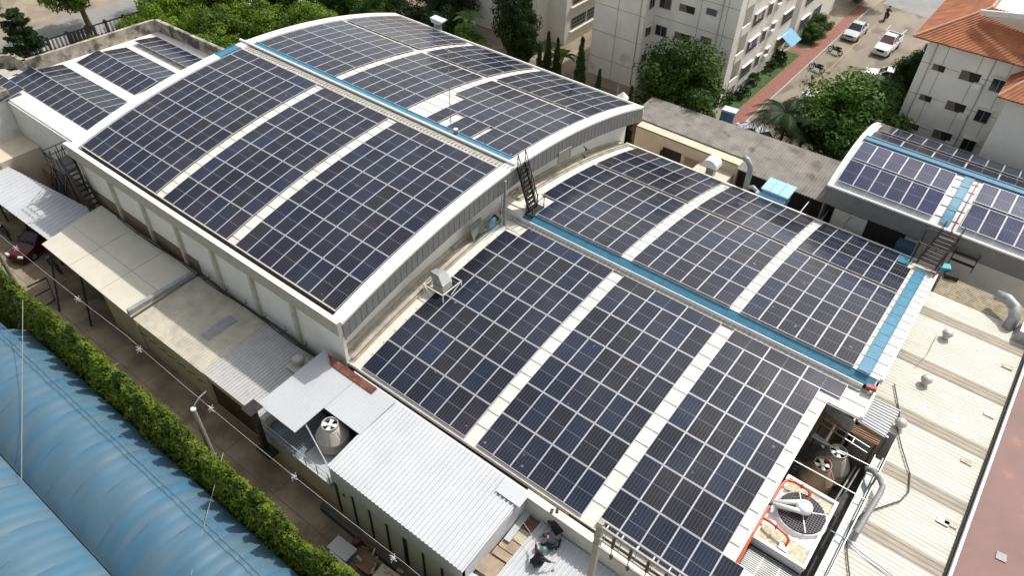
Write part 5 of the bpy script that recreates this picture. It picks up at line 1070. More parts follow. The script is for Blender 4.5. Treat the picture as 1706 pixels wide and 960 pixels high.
# ================================================================ APARTMENT BLOCKS
def win(parent, p0, du, dv, w_, h_, nrm, kind='slide', bars=1):
    """window on a wall: p0 lower corner, du along, dv up"""
    p0 = Vector(p0); du = Vector(du).normalized(); dv = Vector((0, 0, 1)); n_ = Vector(nrm).normalized()
    q = [p0, p0 + du * w_, p0 + du * w_ + dv * h_, p0 + dv * h_]
    mb = MB(); mb.hexa([x + n_ * .012 for x in q], [x + n_ * .03 for x in q]); f = mb.build('window', glassdk if kind != 'open' else roomdk, parent)
    mb = MB(); e = .05
    for a, b in ((0, 1), (1, 2), (2, 3), (3, 0)): mb.bar(q[a] + n_ * .04, q[b] + n_ * .04, e, e)
    if kind == 'slide':
        for k in range(1, bars + 1): x = q[0].lerp(q[1], k / (bars + 1)); mb.bar(x + n_ * .04, x + dv * h_ + n_ * .04, e * .8, e)
    if kind == 'grille':
        for k in range(1, 9): x = q[0].lerp(q[1], k / 9); mb.bar(x + n_ * .05, x + dv * h_ + n_ * .05, .025)
        for k in (1, 2): x = q[0].lerp(q[3], k / 3); mb.bar(x + n_ * .05, x + du * w_ + n_ * .05, .025)
    mb.build('frame', mat('window_frame_grey', (0.32, 0.32, 0.31), .6) if kind != 'open' else condo, f)
    if kind == 'open':
        mb = MB(); mb.hexa([x + n_ * .031 for x in (q[0], q[0].lerp(q[1], .55), q[3].lerp(q[2], .38), q[3])], [x + n_ * .034 for x in (q[0], q[0].lerp(q[1], .55), q[3].lerp(q[2], .38), q[3])]); mb.build('room_wall', mat('room_wall', (0.17, .14, .11), .9), f)
    return f
def seams(mb, p0, du, L_, zs, xs, nrm, z0, z1):
    p0 = Vector(p0); du = Vector(du); n_ = Vector(nrm) * .006
    for z in zs: mb.bar(p0 + n_ + Vector((0, 0, z)), p0 + du * L_ + n_ + Vector((0, 0, z)), .035, .03)
    for x in xs: mb.bar(p0 + du * x + n_ + Vector((0, 0, z0)), p0 + du * x + n_ + Vector((0, 0, z1)), .035, .03)
# block D (centre)
D = thing('apartment_block', 'white apartment block with barred windows standing beside the red footpath', 'apartment block', (19, 45, 0))
Y0, Y1, X0, X1, X2, HT = 30.15, 32.15, 12.25, 17.68, 25.72, 17
mb = MB(); mb.box(X0, Y0, 0, X1, 60, HT); mb.box(X1 + .001, Y1, 0, X2 - 1.3, 60, HT); mb.box(X2 - 1.3, Y1, 0, X2, Y1 + 1.4, HT); mb.box(X2 - 1.3, Y1 + 3.2, 0, X2, Y1 + 15.2, HT); mb.box(X2 - 1.3, Y1 + 17.2, 0, X2, 62, HT)
mb.build('wall', condo, D)
mb = MB(); seams(mb, (X0, Y0, 0), (1, 0, 0), X1 - X0, [k * 2.62 + 1.9 for k in range(6)], [2.6], (0, -1, 0), 0, HT); seams(mb, (X1, Y1, 0), (1, 0, 0), X2 - X1, [k * 2.62 + 1.5 for k in range(6)], [4.4, 6.9], (0, -1, 0), 0, HT); mb.build('wall_joint', seam, D)
for k in range(5):
    z = 2.42 + k * 2.62 - .05
    if k >= 0:
        win(D, (18.0, Y1, z), (1, 0, 0), None, 1.15, .95, (0, -1, 0)); win(D, (19.97, Y1, z + .2), (1, 0, 0), None, 1.62, .72, (0, -1, 0), 'open'); win(D, (22.65, Y1, z + 2.0 - 1.35), (1, 0, 0), None, 1.0, .55, (0, -1, 0), 'grille')
        win(D, (X1, Y0 + .55, z + .1), (0, 1, 0), None, .9, .9, (1, 0, 0))
        mb = MB(); mb.box(X1 + .05, Y0 + .4, z + 1.1, X1 + .25, Y0 + 1.6, z + 1.14); mb.build('sun_shade', condo, D)
for k in range(5):
    z = 1.35 + k * 2.62
    for y, w_, kd in ((Y1 + 3.9, 2.3, 'grille'), (Y1 + 7.2, .9, 'slide'), (Y1 + 9.3, .9, 'slide'), (Y1 + 12.2, 2.7, 'grille'), (Y1 + 18.6, 2.6, 'grille'), (Y1 + 22.5, 2.2, 'grille')): win(D, (X2, y, z), (0, 1, 0), None, w_, 1.15 if kd == 'grille' else 1.0, (1, 0, 0), kd, 3)
    for y in (Y1 + 3.8, Y1 + 7.1, Y1 + 9.2, Y1 + 12.1, Y1 + 18.5): mb = MB(); mb.box(X2 + .003, y, z + 1.22, X2 + .2, y + (2.5 if y in (Y1 + 3.8, Y1 + 12.1, Y1 + 18.5) else 1.1), z + 1.28); mb.build('sun_shade', condo, D)
    mb = MB(); mb.box(X2 - .08, Y1 + 1.4, z - .1, X2 + .05, Y1 + 3.2, z + .7); mb.build('balcony_front', condo, D)
LD = random.Random(8)
for k in range(9):
    y = 36.2 + (k % 3) * .7; z = 4.5 + (k // 3) * 2.62; c = LD.choice([(0.4, .1, .1), (.5, .5, .55), (.08, .15, .4), (.45, .3, .2)])
    tag(MB().box(X2 + .12, y, z, X2 + .16, y + .5, z + .62).build('hanging_clothes', mat('clothes_%d' % k, c, .9)), 'washing hung outside a barred window of the white apartment block', 'laundry', 'washing hung at the apartment windows')
tag(MB().hexa([(X2 + .02, 45.2, 2.7), (X2 + .02, 47.8, 2.7), (X2 + .02, 47.8, 2.66), (X2 + .02, 45.2, 2.66)], [(X2 + 1.5, 45.0, 1.95), (X2 + 1.5, 47.6, 1.95), (X2 + 1.5, 47.6, 1.91), (X2 + 1.5, 45.0, 1.91)]).build('blue_awning', mat('awning_blue', (0.14, .38, .55), .7)), 'light blue awning on the ground floor of the white apartment block', 'awning')
# block D2 (further left)
D2 = thing('apartment_block', 'second white apartment block partly hidden behind the tall dark tree', 'apartment block', (2, 45, 0))
mb = MB(); mb.box(-8.0, 31.5, 0, 4.6, 60, 16); mb.box(4.601, 33.5, 0, 6.9, 60, 16); mb.build('wall', condo, D2)
for k in range(4):
    z = 1.4 + k * 2.62
    for y in (34.6, 37.6): win(D2, (6.9, y, z), (0, 1, 0), None, 2.7, 1.2, (1, 0, 0), 'grille')
    win(D2, (6.9, 41.3, z), (0, 1, 0), None, 1.3, 1.2, (1, 0, 0), 'grille')
    mb = MB(); mb.box(6.903, 34.3, z - .25, 7.15, 40.5, z - .12); mb.build('ledge', condo, D2)
# block E (right, orange roof)
Eb = thing('apartment_block', 'white apartment block with a bright orange tiled roof at the right', 'apartment block', (46, 45, 0))
mb = MB(); mb.box(40.85, 32.1, 0, 50.2, 55, 11.3); mb.build('wall', condo, Eb)
mb = MB(); mb.box(50.0, 27.2, 0, 60, 32.0, 9.6) if False else mb.box(47.55, 28.6, 0, 60, 32.098, 10.2); mb.build('wing_wall', mat('wing_plaster', (0.58, .58, .55), .8, var=.03), Eb)
mb = MB(); seams(mb, (40.85, 32.1, 0), (1, 0, 0), 6.6, [1.9 + k * 2.55 for k in range(4)], [1.5, 3.9, 5.9], (0, -1, 0), 0, 11.2); mb.build('wall_joint', seam, Eb)
for k in range(4):
    z = .95 + k * 2.55
    def on(u, v_): return aty(u, v_, 32.1)
    win(Eb, (41.75, 32.1, z + .55), (1, 0, 0), None, .95, .55, (0, -1, 0), 'open'); win(Eb, (43.75, 32.1, z + .45), (1, 0, 0), None, 1.45, .8, (0, -1, 0), 'open'); win(Eb, (46.0, 32.1, z + .3), (1, 0, 0), None, .95, 1.0, (0, -1, 0))
    mb = MB(); mb.box(45.9, 31.75, z + 1.38, 47.1, 32.098, z + 1.44); mb.build('sun_shade', condo, Eb)
def tileroof(parent, ridge, eaves, name='roof'):
    mb = MB()
    for (a, b, c, d) in eaves: corr(mb, a, b, c, d, max(4, int((Vector(b) - Vector(a)).length / .28)), .05, .5, drop=.12)
    return mb.build(name, tile, parent)
ea = Vector((39.75, 31.2, 11.55)); eb = Vector((48.3, 31.2, 11.55)); ap = Vector((43.6, 35.0, 13.6)); ap2 = Vector((60, 35.0, 13.6)); ec = Vector((39.75, 56, 11.55)); ap3 = Vector((43.6, 56, 13.6))
def slopetri(mb, a, b, c, d, n, h=.05):
    """ribs run from edge a-b up to edge d-c"""
    a, b, c, d = map(Vector, (a, b, c, d)); nr = (b - a).cross(d - a).normalized(); nr = nr if nr.z > 0 else -nr
    for i in range(n):
        r = []
        for t_, k in ((0, 0), (.25, 1), (.5, 1), (.75, 0), (1, 0)):
            f = (i + t_) / n; r.append([a.lerp(b, f) + nr * h * k, d.lerp(c, f) + nr * h * k])
        mb.grid([[q[0] for q in r], [q[1] for q in r]], flip=False)
    mb.add([a - nr * .1, b - nr * .1, c - nr * .1, d - nr * .1], [(0, 1, 2, 3)])
mb = MB(); slopetri(mb, ea, eb + Vector((12, 0, 0)), ap2, ap, 66); slopetri(mb, ec, ea, ap, ap3, 80); mb.build('roof', tile, Eb)
mb = MB(); mb.tube([ea, ap], .11, 8); mb.tube([ap, ap3], .11, 8); mb.build('ridge_tiles', tilecap, Eb)
mb = MB(); slopetri(mb, (46.9, 28.0, 10.35), (60, 28.0, 10.35), (60, 31.4, 11.9), (48.9, 31.4, 11.9), 44); slopetri(mb, (46.9, 32.2, 10.35), (46.9, 28.0, 10.35), (48.9, 31.4, 11.9), (48.4, 32.2, 11.6), 14); mb.build('wing_roof', tile, Eb)
mb = MB(); mb.tube([(46.9, 28.0, 10.4), (48.9, 31.4, 11.98)], .09, 8); mb.build('ridge_tiles', tilecap, Eb)
g0, g1 = aty(1632, 22, 33.6), aty(1720, 4, 32.0)
mb = MB(); mb.bar(g0 + Vector((0, 0, .1)), Vector((50, 32.6, 15.0)), .18, .35); mb.build('gable_fascia', white, Eb)
mb = MB(); mb.hexa([g0 + Vector((.3, .2, -.1)), Vector((50, 33.0, 12.6)), Vector((50, 33.3, 12.6)), g0 + Vector((.3, .5, -.1))], [g0 + Vector((.3, .2, 0)), Vector((50, 33.0, 14.7)), Vector((50, 33.3, 14.7)), g0 + Vector((.3, .5, 0))]); mb.build('gable_wall', condo2, Eb)
# ================================================================ VEHICLES
def carbody(mb, L_, W_, H_, prof, x0=0):
    """prof: list of (y, z, halfwidth)"""
    rows = []
    for y, z, hw in prof: rows.append((y, z, hw))
    return mb
def car(name, label, cat, loc, rz, paint, pickup=False):
    t = thing(name, label, cat, (0, 0, 0)); L_ = 4.7 if pickup else 4.25; W_ = .84
    zb = .34 if pickup else .24
    # body as lofted cross sections, +y is the front
    if pickup: S_ = [(-2.35, .62, .80), (-2.33, 1.0, .84), (-.9, 1.02, .85), (.55, 1.05, .85), (.95, 1.06, .85), (2.0, .98, .82), (2.32, .85, .76), (2.35, .55, .74)]
    else: S_ = [(-2.12, .55, .70), (-2.05, .86, .78), (-1.5, .93, .83), (-.6, .92, .85), (.7, .90, .85), (1.5, .82, .82), (2.0, .70, .74), (2.13, .48, .70)]
    mb = MB(); rows = []
    for y, z, hw in S_: rows.append([(-hw, y, zb), (-hw - .02, y, zb + (z - zb) * .5), (-hw + .06, y, z - .04), (-hw + .16, y, z), (hw - .16, y, z), (hw - .06, y, z - .04), (hw + .02, y, zb + (z - zb) * .5), (hw, y, zb)])
    mb.grid(rows, flip=True); mb.add(rows[0], [tuple(range(8))]); mb.add(rows[-1], [tuple(range(7, -1, -1))])
    if pickup:
        mb2 = MB()
        for s in (-1, 1): mb2.box(min(s * .84, s * .76), -2.33, 1.0, max(s * .84, s * .76), -.72, 1.22)
        mb2.box(-.84, -2.36, .95, .84, -2.28, 1.22); mb2.build('bed_sides', paint, t); mb2 = MB(); mb2.box(-.75, -2.27, 1.03, .75, -.74, 1.05); mb2.build('load_bed', roomdk, t)
        mb2 = MB()
        for s in (-1, 1): mb2.bar((s * .86, -2.4, 1.75), (s * .80, -.7, 1.72), .05); mb2.bar((s * .85, -2.38, 1.2), (s * .86, -2.4, 1.75), .05)
        mb2.build('bed_rails', paint, t); cab = ((-.70, .55, .60, -.55, .35, 1.62, 1.60), 1.04)
    mb.build('body', paint, t, smooth=False)
    y0, y1, ty0, ty1, zt = (-.70, .98, -.55, .32, 1.68) if pickup else (-1.45, .85, -.85, .15, 1.36)
    zc_ = 1.04 if pickup else .90; hb, ht = .74, .60
    q0 = [(-hb, y0, zc_), (hb, y0, zc_), (hb, y1, zc_), (-hb, y1, zc_)]; q1 = [(-ht, ty0, zt), (ht, ty0, zt), (ht, ty1, zt), (-ht, ty1, zt)]
    mb = MB(); mb.hexa(q0, q1); mb.build('windows', mat('car_glass', (0.03, .035, .04), .06) if not pickup else mat('pink_sunshade_glass', (0.20, .09, .12), .15), t)
    mb = MB(); mb.hexa([(x * 1.02, y * 1.0, z - .03) for x, y, z in q1], [(x * .97, y * .97 + 0, z + .04) for x, y, z in q1])
    for a, b in zip(q0, q1): mb.bar(a, b, .07)
    mb.bar(((-hb - ht) / 2 - .02, (y0 + y1) / 2 - .1, (zc_ + zt) / 2), (-hb - .01, (y0 + y1) / 2 - .1, zc_), .05); mb.bar((-ht, -.25, zt), (-hb, -.25, zc_), .06); mb.bar((ht, -.25, zt), (hb, -.25, zc_), .06); mb.build('cabin_roof', paint, t)
    for x in (-.80, .80):
        for y in (-1.32, 1.32):
            r = .36 if pickup else .31; mb = MB(); mb.tube([(x - .1, y, r), (x + .1, y, r)], r, 18); wo_ = mb.build('wheel', tyre, t); s = 1 if x > 0 else -1
            mb = MB(); mb.tube([(x + s * .10, y, r), (x + s * .115, y, r)], r * .6, 14); mb.build('rim', galv, wo_)
    fr = S_[-1][0]
    for s in (-1, 1): mb = MB(); mb.obox((s * .55, fr - .06, .70 if not pickup else .82), (.32, .16, .13), s * -.25); mb.build('headlight', mat('headlamp', (0.7, .72, .74), .1), t)
    mb = MB(); mb.box(-.38, fr - .02, .55 if not pickup else .6, .38, fr + .02, .68 if not pickup else .84); mb.build('grille', tyre, t)
    mb = MB(); mb.box(-.72, fr - .05, .3, .72, fr + .05, .46); mb.build('bumper', paint, t)
    for s in (-1, 1): mb = MB(); mb.obox((s * .92, .55, 1.02 if not pickup else 1.2), (.16, .1, .12)); mb.build('side_mirror', paint, t)
    t.location = loc; t.rotation_euler = (0, 0, rz); return t
car('silver_sedan', 'silver sedan parked against the kerb of the red footpath', 'car', (30.15, 57.0, .01), math.pi, mat('car_silver', (0.50, .52, .55), .2))
car('pickup_truck', 'white pickup truck with pink tinted windscreen and open load bed on the lot', 'pickup truck', (34.1, 55.6, .01), math.pi - .03, carwhite, True)
car('white_car', 'white car parked under the dark tree beside the orange roofed block', 'car', (36.4, 48.0, .01), math.radians(97), carwhite)
car('white_car', 'white car half hidden behind the big leafy tree on the lot', 'car', (33.4, 39.2, .01), math.radians(85), carwhite)
car('silver_sedan', 'pale car showing between bare branches and palm behind the grey corrugated roof', 'car', (31.0, 28.8, .01), math.radians(60), mat('car_silver_blue', (0.45, .48, .55), .2))
car('red_car', 'dark red car parked under the white carport roof', 'car', (-2.9, -18.3, .01), math.radians(200), carred)
def moto(label, loc, rz, grp=None):
    t = thing('motorcycle', label, 'motorcycle', (0, 0, 0))
    for y in (-.62, .62): mb = MB(); pts = [(0, y + math.cos(a) * .26, .3 + math.sin(a) * .26) for a in [2 * math.pi * k / 16 for k in range(17)]]; mb.tube(pts, .05, 6); mb.bar((0, y - .24, .3), (0, y + .24, .3), .03); mb.bar((0, y, .06), (0, y, .54), .03); mb.build('wheel', tyre, t)
    mb = MB(); mb.tube([(0, -.6, .45), (0, -.25, .5), (0, .15, .45), (0, .42, .75)], [.12, .15, .13, .08], 8); mb.build('body', mat('moto_dark', (.03, .03, .04), .3), t)
    mb = MB(); mb.tube([(0, -.65, .76), (0, -.2, .74), (0, .1, .70)], [.09, .12, .07], 8); mb.build('seat', tyre, t); mb = MB(); mb.tube([(0, .62, .3), (0, .42, .95)], .035, 6); mb.tube([(-.3, .36, 1.0), (0, .42, .95), (.3, .36, 1.0)], .02, 6); mb.build('fork_and_handlebar', galv, t)
    mb = MB(); mb.tube([(0, .46, .85), (0, .54, .84)], .08, 8); mb.build('headlight', plasticw, t)
    t.location = loc; t.rotation_euler = (0, 0, rz); return t
moto('dark motorcycle parked by the kerb, nearer to the silver sedan', (30.1, 51.0, .01), math.radians(75)); moto('dark motorcycle parked by the kerb, nearer to the leafy tree', (30.1, 45.7, .01), math.radians(80))
mrd = moto('motorcycle being ridden away along the lot past the yellow line', (31.5, 63.6, .01), 0)
ride = dict(pel=(0, -.2, .86), waist=(0, -.14, 1.05), chest=(0, .0, 1.25), neck=(0, .06, 1.42), head=(0, .1, 1.54), shL=(-.19, .02, 1.27), elL=(-.28, .18, 1.1), wrL=(-.27, .34, 1.03), haL=(-.28, .4, 1.02), shR=(.19, .02, 1.27), elR=(.28, .18, 1.1), wrR=(.27, .34, 1.03), haR=(.28, .4, 1.02),
  hipL=(-.11, -.18, .82), knL=(-.2, .2, .72), anL=(-.18, .05, .32), toL=(-.18, .2, .28), hipR=(.11, -.18, .82), knR=(.2, .2, .72), anR=(.18, .05, .32), toR=(.18, .2, .28))
worker((31.5, 63.6, .01), 0, 'person in dark clothes riding a motorcycle away across the lot', ride, True, maroonc, blackc, tyre)
sit = dict(ride)
for i, (x, y, r) in enumerate(((-6.6, -19.3, 100), (-5.7, -19.2, 80), (.4, -18.9, 90), (-12.9, -16.4, 40), (-12.2, -15.9, 60))): moto(['dark motorcycle under the carport, leftmost of the pair by the red car', 'dark motorcycle under the carport, closest to the red car front', 'dark motorcycle at the right post of the carport', 'motorcycle parked outside the doorway of the far left annex', 'second motorcycle outside the doorway, closer to the black stair'][i], (x, y, .01), math.radians(r))
BB = random.Random(21)
for i in range(5): moto('motorcycle or bicycle parked along the foot of the white apartment block', (26.3 + BB.uniform(-.2, .2), 34.6 + i * 1.6 + (5 if i > 2 else 0), .03), BB.uniform(0, 3)).__setitem__('group', 'cycles parked along the apartment block')
# odds and ends behind the corrugated roof
t = thing('blue_white_locker', 'blue and white box cabinet at the foot of the red footpath', 'cabinet', (28, 29.4, 0)); mb = MB(); mb.obox((27.9, 29.2, .9), (1.2, .5, 1.5), .1); mb.build('body', blueacc, t); mb = MB(); mb.obox((27.9, 29.5, 1.7), (1.3, .9, .08), .1); mb.build('top', plasticw, t)
for i, (x, y, c, l) in enumerate(((29.3, 27.2, (0.5, .03, .03), 'bright red'), (30.6, 26.6, (.6, .62, .65), 'white'), (32.3, 27.0, (.7, .7, .7), 'large white'), (36.6, 25.0, (.55, .33, .28), 'pink'), (37.6, 24.8, (.65, .66, .7), 'pale'))):
    t = thing('tarpaulin', l + ' tarpaulin over goods beyond the grey corrugated roof', 'tarpaulin', (x, y, 0)); mb = MB(); mb.hexa([(x - .8, y - .6, .01), (x + .8, y - .6, .01), (x + .8, y + .6, .01), (x - .8, y + .6, .01)], [(x - .5, y - .3, 1.1), (x + .6, y - .25, .9), (x + .5, y + .4, 1.2), (x - .5, y + .35, .9)]); mb.build('cover', mat('tarp_%d' % i, c, .6), t)
t = thing('vent_turret', 'small white capped vent turret behind the right end of the highest roof', 'vent', (22.9, 20.5, 0)); c = aty(1037, 165, 19.0); mb = MB(); mb.tube_lathe((c.x, c.y, 0), [(.3, 0), (.3, c.z - .15)], 12, 0, True); mb.build('shaft', plasticw, t); mb = MB(); mb.tube_lathe((c.x, c.y, c.z + .1), [(.5, 0), (.5, .08), (.03, .55)], 14, 0, True); mb.build('cap', plasticw, t)
mb = MB(); c = aty(1030, 145, 20); tag(mb.tube([(c.x, c.y, 0), (c.x, c.y, c.z)], .04, 6).build('thin_pole', galvdull), 'thin grey pole against the white block beside the vent turret', 'pole')
tag(MB().slab([(14.3, 18.3, 3.0), (17.2, 18.3, 3.0), (17.2, 21.5, 3.1), (14.3, 21.5, 3.1)], 3.0).build('pale_outbuilding', palegrey), 'pale roofed outbuilding between the cypress trees behind the highest roof', 'outbuilding')
tag(MB().obox((11, 24.5, .15), (5, 3, .3), .4).build('sand_heap', mat('pale_sand', (.5, .42, .32), .95, var=.2, scale=1.5)), 'pale sandy heap between the dark trees and the cypress', 'heap')
# street fence
t = thing('street_fence', 'dark street fence with white slats along the pavement at the far left', 'fence', (-33, -2, 0)); mb = MB(); mb.bar((-32.9, -14, .1), (-31.2, 10, .1), .12, .2); mb.bar((-32.9, -14, 1.2), (-31.2, 10, 1.2), .1, .12); mb.build('rail', darksteel, t)
for k in range(13): f = k / 12; x = -32.9 + 1.7 * f; y = -14 + 24 * f; mb = MB(); mb.box(x - .13, y - .13, 0, x + .13, y + .13, 1.45); mb.build('post', darksteel, t)
for k in range(60):
    if (k // 7) % 2 == 0: mb = MB(); f = k / 59; x = -32.85 + 1.7 * f; y = -14 + 24 * f; mb.box(x - .02, y - .09, .15, x + .05, y + .09, 1.12); mb.build('slat', plasticw, t)
for k in range(60):
    if (k // 7) % 2 == 1: mb = MB(); f = k / 59; x = -32.85 + 1.7 * f; y = -14 + 24 * f; mb.box(x - .02, y - .15, .15, x + .05, y + .15, 1.12); mb.build('slat', darksteel, t)
tag(MB().bar((-17.5, -16, .02), (-16.9, 10, .02), .05, .04).build('pavement_edge', seam), 'dark line along the pavement edge beside the annex', 'edge')
t = thing('roadside_stall', 'dark roofed stall at the top left corner across the street', 'stall', (-40, -6, 0)); mb = MB(); mb.slab([(-42, -9, 2.4), (-39.3, -9, 2.4), (-39.3, -4.5, 2.5), (-42, -4.5, 2.5)], .1); mb.build('roof', mat('stall_roof', (.06, .05, .06), .7), t)
mb = MB()
for x, y in ((-41.8, -8.8), (-39.5, -8.8), (-39.5, -4.7), (-41.8, -4.7)): mb.bar((x, y, 0), (x, y, 2.4), .1)
mb.build('post', darksteel, t); mb = MB(); mb.box(-41.5, -8.5, 0, -39.9, -5, 1.0); mb.build('counter', darkbrown, t)
# ================================================================ TREES
L_bright = leafmat('bright_leaf', (0.045, 0.10, 0.008), (0.17, 0.26, 0.015), (0.30, 0.36, 0.03), .45)
L_mid = leafmat('mid_leaf', (0.03, 0.075, 0.01), (0.08, 0.15, 0.015), (0.16, 0.20, 0.02), .7)
L_dark = leafmat('dark_leaf', (0.014, 0.035, 0.008), (0.035, 0.065, 0.013), (0.06, 0.085, 0.015), .8)
L_pine = leafmat('pine_leaf', (0.015, 0.04, 0.012), (0.04, 0.08, 0.02), None, .9)
L_palm = leafmat('palm_leaf', (0.015, 0.035, 0.01), (0.035, 0.06, 0.014), (0.08, .08, .02), .6)
def tree_mesh(name, label, leaf, seed, H, R, n_cl, per, size, trunk_h=.45, flat=.7, low=.25):
    """one tree with its trunk, limbs and a crown of separate leaf clumps (unit built at full size)"""
    r = random.Random(seed); t = thing(name, label, 'tree', (0, 0, 0)); mb = MB(); tr = MB()
    tr.tube([(0, 0, 0), (r.uniform(-.15, .15), r.uniform(-.15, .15), H * trunk_h * .6), (r.uniform(-.3, .3), r.uniform(-.3, .3), H * trunk_h), (0, 0, H * .8)], [R * .085, R * .065, R * .05, R * .015], 8)
    cc = H * (low + (1 - low) * .5); hz_ = H * (1 - low) * .5
    for k in range(n_cl):
        th = r.uniform(0, 6.283); v_ = r.uniform(-1, 1); rad = (1 - v_ * v_) ** .5; f = r.uniform(.45, .98)
        bump = 1 + .22 * math.sin(3 * th + seed) + .15 * math.sin(5 * th + 2 * seed)
        c = Vector((math.cos(th) * rad * R * f * bump * .85, math.sin(th) * rad * R * f * bump * .85, cc + v_ * hz_ * f)); cr_ = R * r.uniform(.20, .34)
        leafcloud(mb, r, c, (cr_, cr_, cr_ * flat), per, size, .35, .25)
        if k % 4 == 0: tr.tube([(0, 0, H * trunk_h * r.uniform(.6, 1.1)), (c.x * .5, c.y * .5, (c.z + H * trunk_h) * .52), tuple(c)], [R * .035, R * .022, R * .008], 5, cap=False)
    tr.build('trunk', bark, t); mb.build('crown', leaf, t); return t
PB_ = tree_mesh('leafy_tree', 'x', L_bright, 3, 6.4, 3.4, 80, 190, .21, .4, .6, .22)
PB2 = tree_mesh('leafy_tree', 'x', L_bright, 8, 6.4, 3.4, 76, 190, .22, .4, .5, .3)
PM_ = tree_mesh('leafy_tree', 'x', L_mid, 5, 6.5, 3.0, 95, 230, .17, .35, .8, .10)
PD_ = tree_mesh('leafy_tree', 'x', L_dark, 6, 6.5, 2.6, 85, 190, .18, .3, .9, .08)
used_ = set()
def place(proto, x, y, H, R, label, h0, r0, rz=None, grp=None):
    rz = rz if rz is not None else (x * 1.7 + y) % 6.28
    if proto.name not in used_: used_.add(proto.name); o = proto; o.location = (x, y, 0); o.rotation_euler = (0, 0, rz); o.scale = (R / r0, R / r0, H / h0); o['label'] = label
    else: o = dup(proto, (x, y, 0), rz, label, (R / r0, R / r0, H / h0))
    if grp: o['group'] = grp
    return o
# bright row behind the annex and left gable
row = [(-20.5, -2.2, 4.8, 2.2), (-19.5, 2.6, 6.2, 3.2), (-22.5, 6.5, 6.5, 3.4), (-16.5, 7.0, 6.0, 3.2), (-14.8, 5.4, 4.6, 2.6), (-20.8, 12.0, 7.0, 3.8), (-13.8, 10.8, 5.6, 3.2), (-9.4, 8.4, 4.4, 2.6), (-17.0, 16.8, 7.0, 3.8), (-10.4, 14.2, 5.6, 3.2), (-25.5, 11.5, 6.6, 3.4), (-7.0, 13.0, 4.6, 2.4)]
for i, (x, y, H_, R_) in enumerate(row): place(PB_ if i % 2 else PB2, x, y, H_, R_, 'bright green spreading tree, one of the leafy row behind the annex and highest hall', 6.4, 3.4, grp='bright trees behind the annex')
place(PB2, -33.6, 3.2, 9.0, 4.0, 'street tree with yellow green drooping crown beside the street fence', 6.4, 3.4)
place(PB_, -30.5, 12.0, 8.0, 4.2, 'bright tree at the top edge beyond the street tree', 6.4, 3.4)
place(PD_, -44.0, -3.0, 6.0, 3.0, 'dark tree in the top left corner across the street', 6.5, 2.6)
for i, (x, y, H_, R_) in enumerate(((-9.5, 22.0, 4.6, 2.6), (-5.0, 23.5, 4.4, 2.4), (-12.0, 26.0, 5.5, 2.8), (-.8, 23.5, 5.0, 2.2), (2.6, 22.6, 4.6, 1.7), (-5.5, 28.5, 6.0, 3.0), (-14.5, 21.5, 6, 3))): place(PD_ if i % 2 else PM_, x, y, H_, R_, 'dark green tree in the shady belt behind the far edge of the highest roof', 6.5, 2.6 if i % 2 else 3.0, grp='shady trees behind the highest roof')
place(PD_, 6.2, 25.6, 10.2, 2.3, 'tall dark tree between two white apartment blocks', 6.5, 2.6); place(PD_, 7.6, 25.2, 6.5, 1.7, 'lower dark tree attached to the right side of the tall dark tree', 6.5, 2.6)
place(PM_, 24.3, 26.0, 8.0, 4.3, 'big round leafy tree in front of the central white apartment block', 6.5, 3.0); place(PM_, 26.3, 24.6, 5.0, 2.6, 'rounded leafy tree leaning out on the right of the big round tree', 6.5, 3.0)
place(PM_, 38.2, 29.6, 7.9, 5.2, 'largest feathery green tree left of the orange roofed block', 6.5, 3.0); place(PM_, 40.6, 26.6, 6.0, 3.8, 'lower dark feathery tree above the small right hall', 6.5, 3.0)
for i, (x, y, H_, R_) in enumerate(((38.8, 44.0, 5.2, 1.7), (38.6, 47.8, 4.0, 1.4), (39.4, 50.5, 4.2, 1.3), (39.0, 38.5, 4.8, 1.7))): place(PD_, x, y, H_, R_, ['dark tree against the left wall of the orange roofed block', 'dark shrub tree beside the white car under the block', 'upper dark shrub tree near the orange roof corner', 'dark tree behind the feathery tree by the orange roofed block'][i], 6.5, 2.6)
place(PM_, 26.7, 54.5, 2.2, 1.5, 'low round green bush between white block and footpath', 6.5, 3.0); place(PM_, 26.9, 52.0, 2.0, 1.3, 'smaller green bush closest to the blue awning', 6.5, 3.0)
place(PD_, 27.2, 66.5, 5.5, 3.0, 'dark tree at the top edge beyond the silver sedan', 6.5, 2.6)
place(PD_, 43.5, 36, .1, .1, 'x', 6.5, 2.6) if False else None
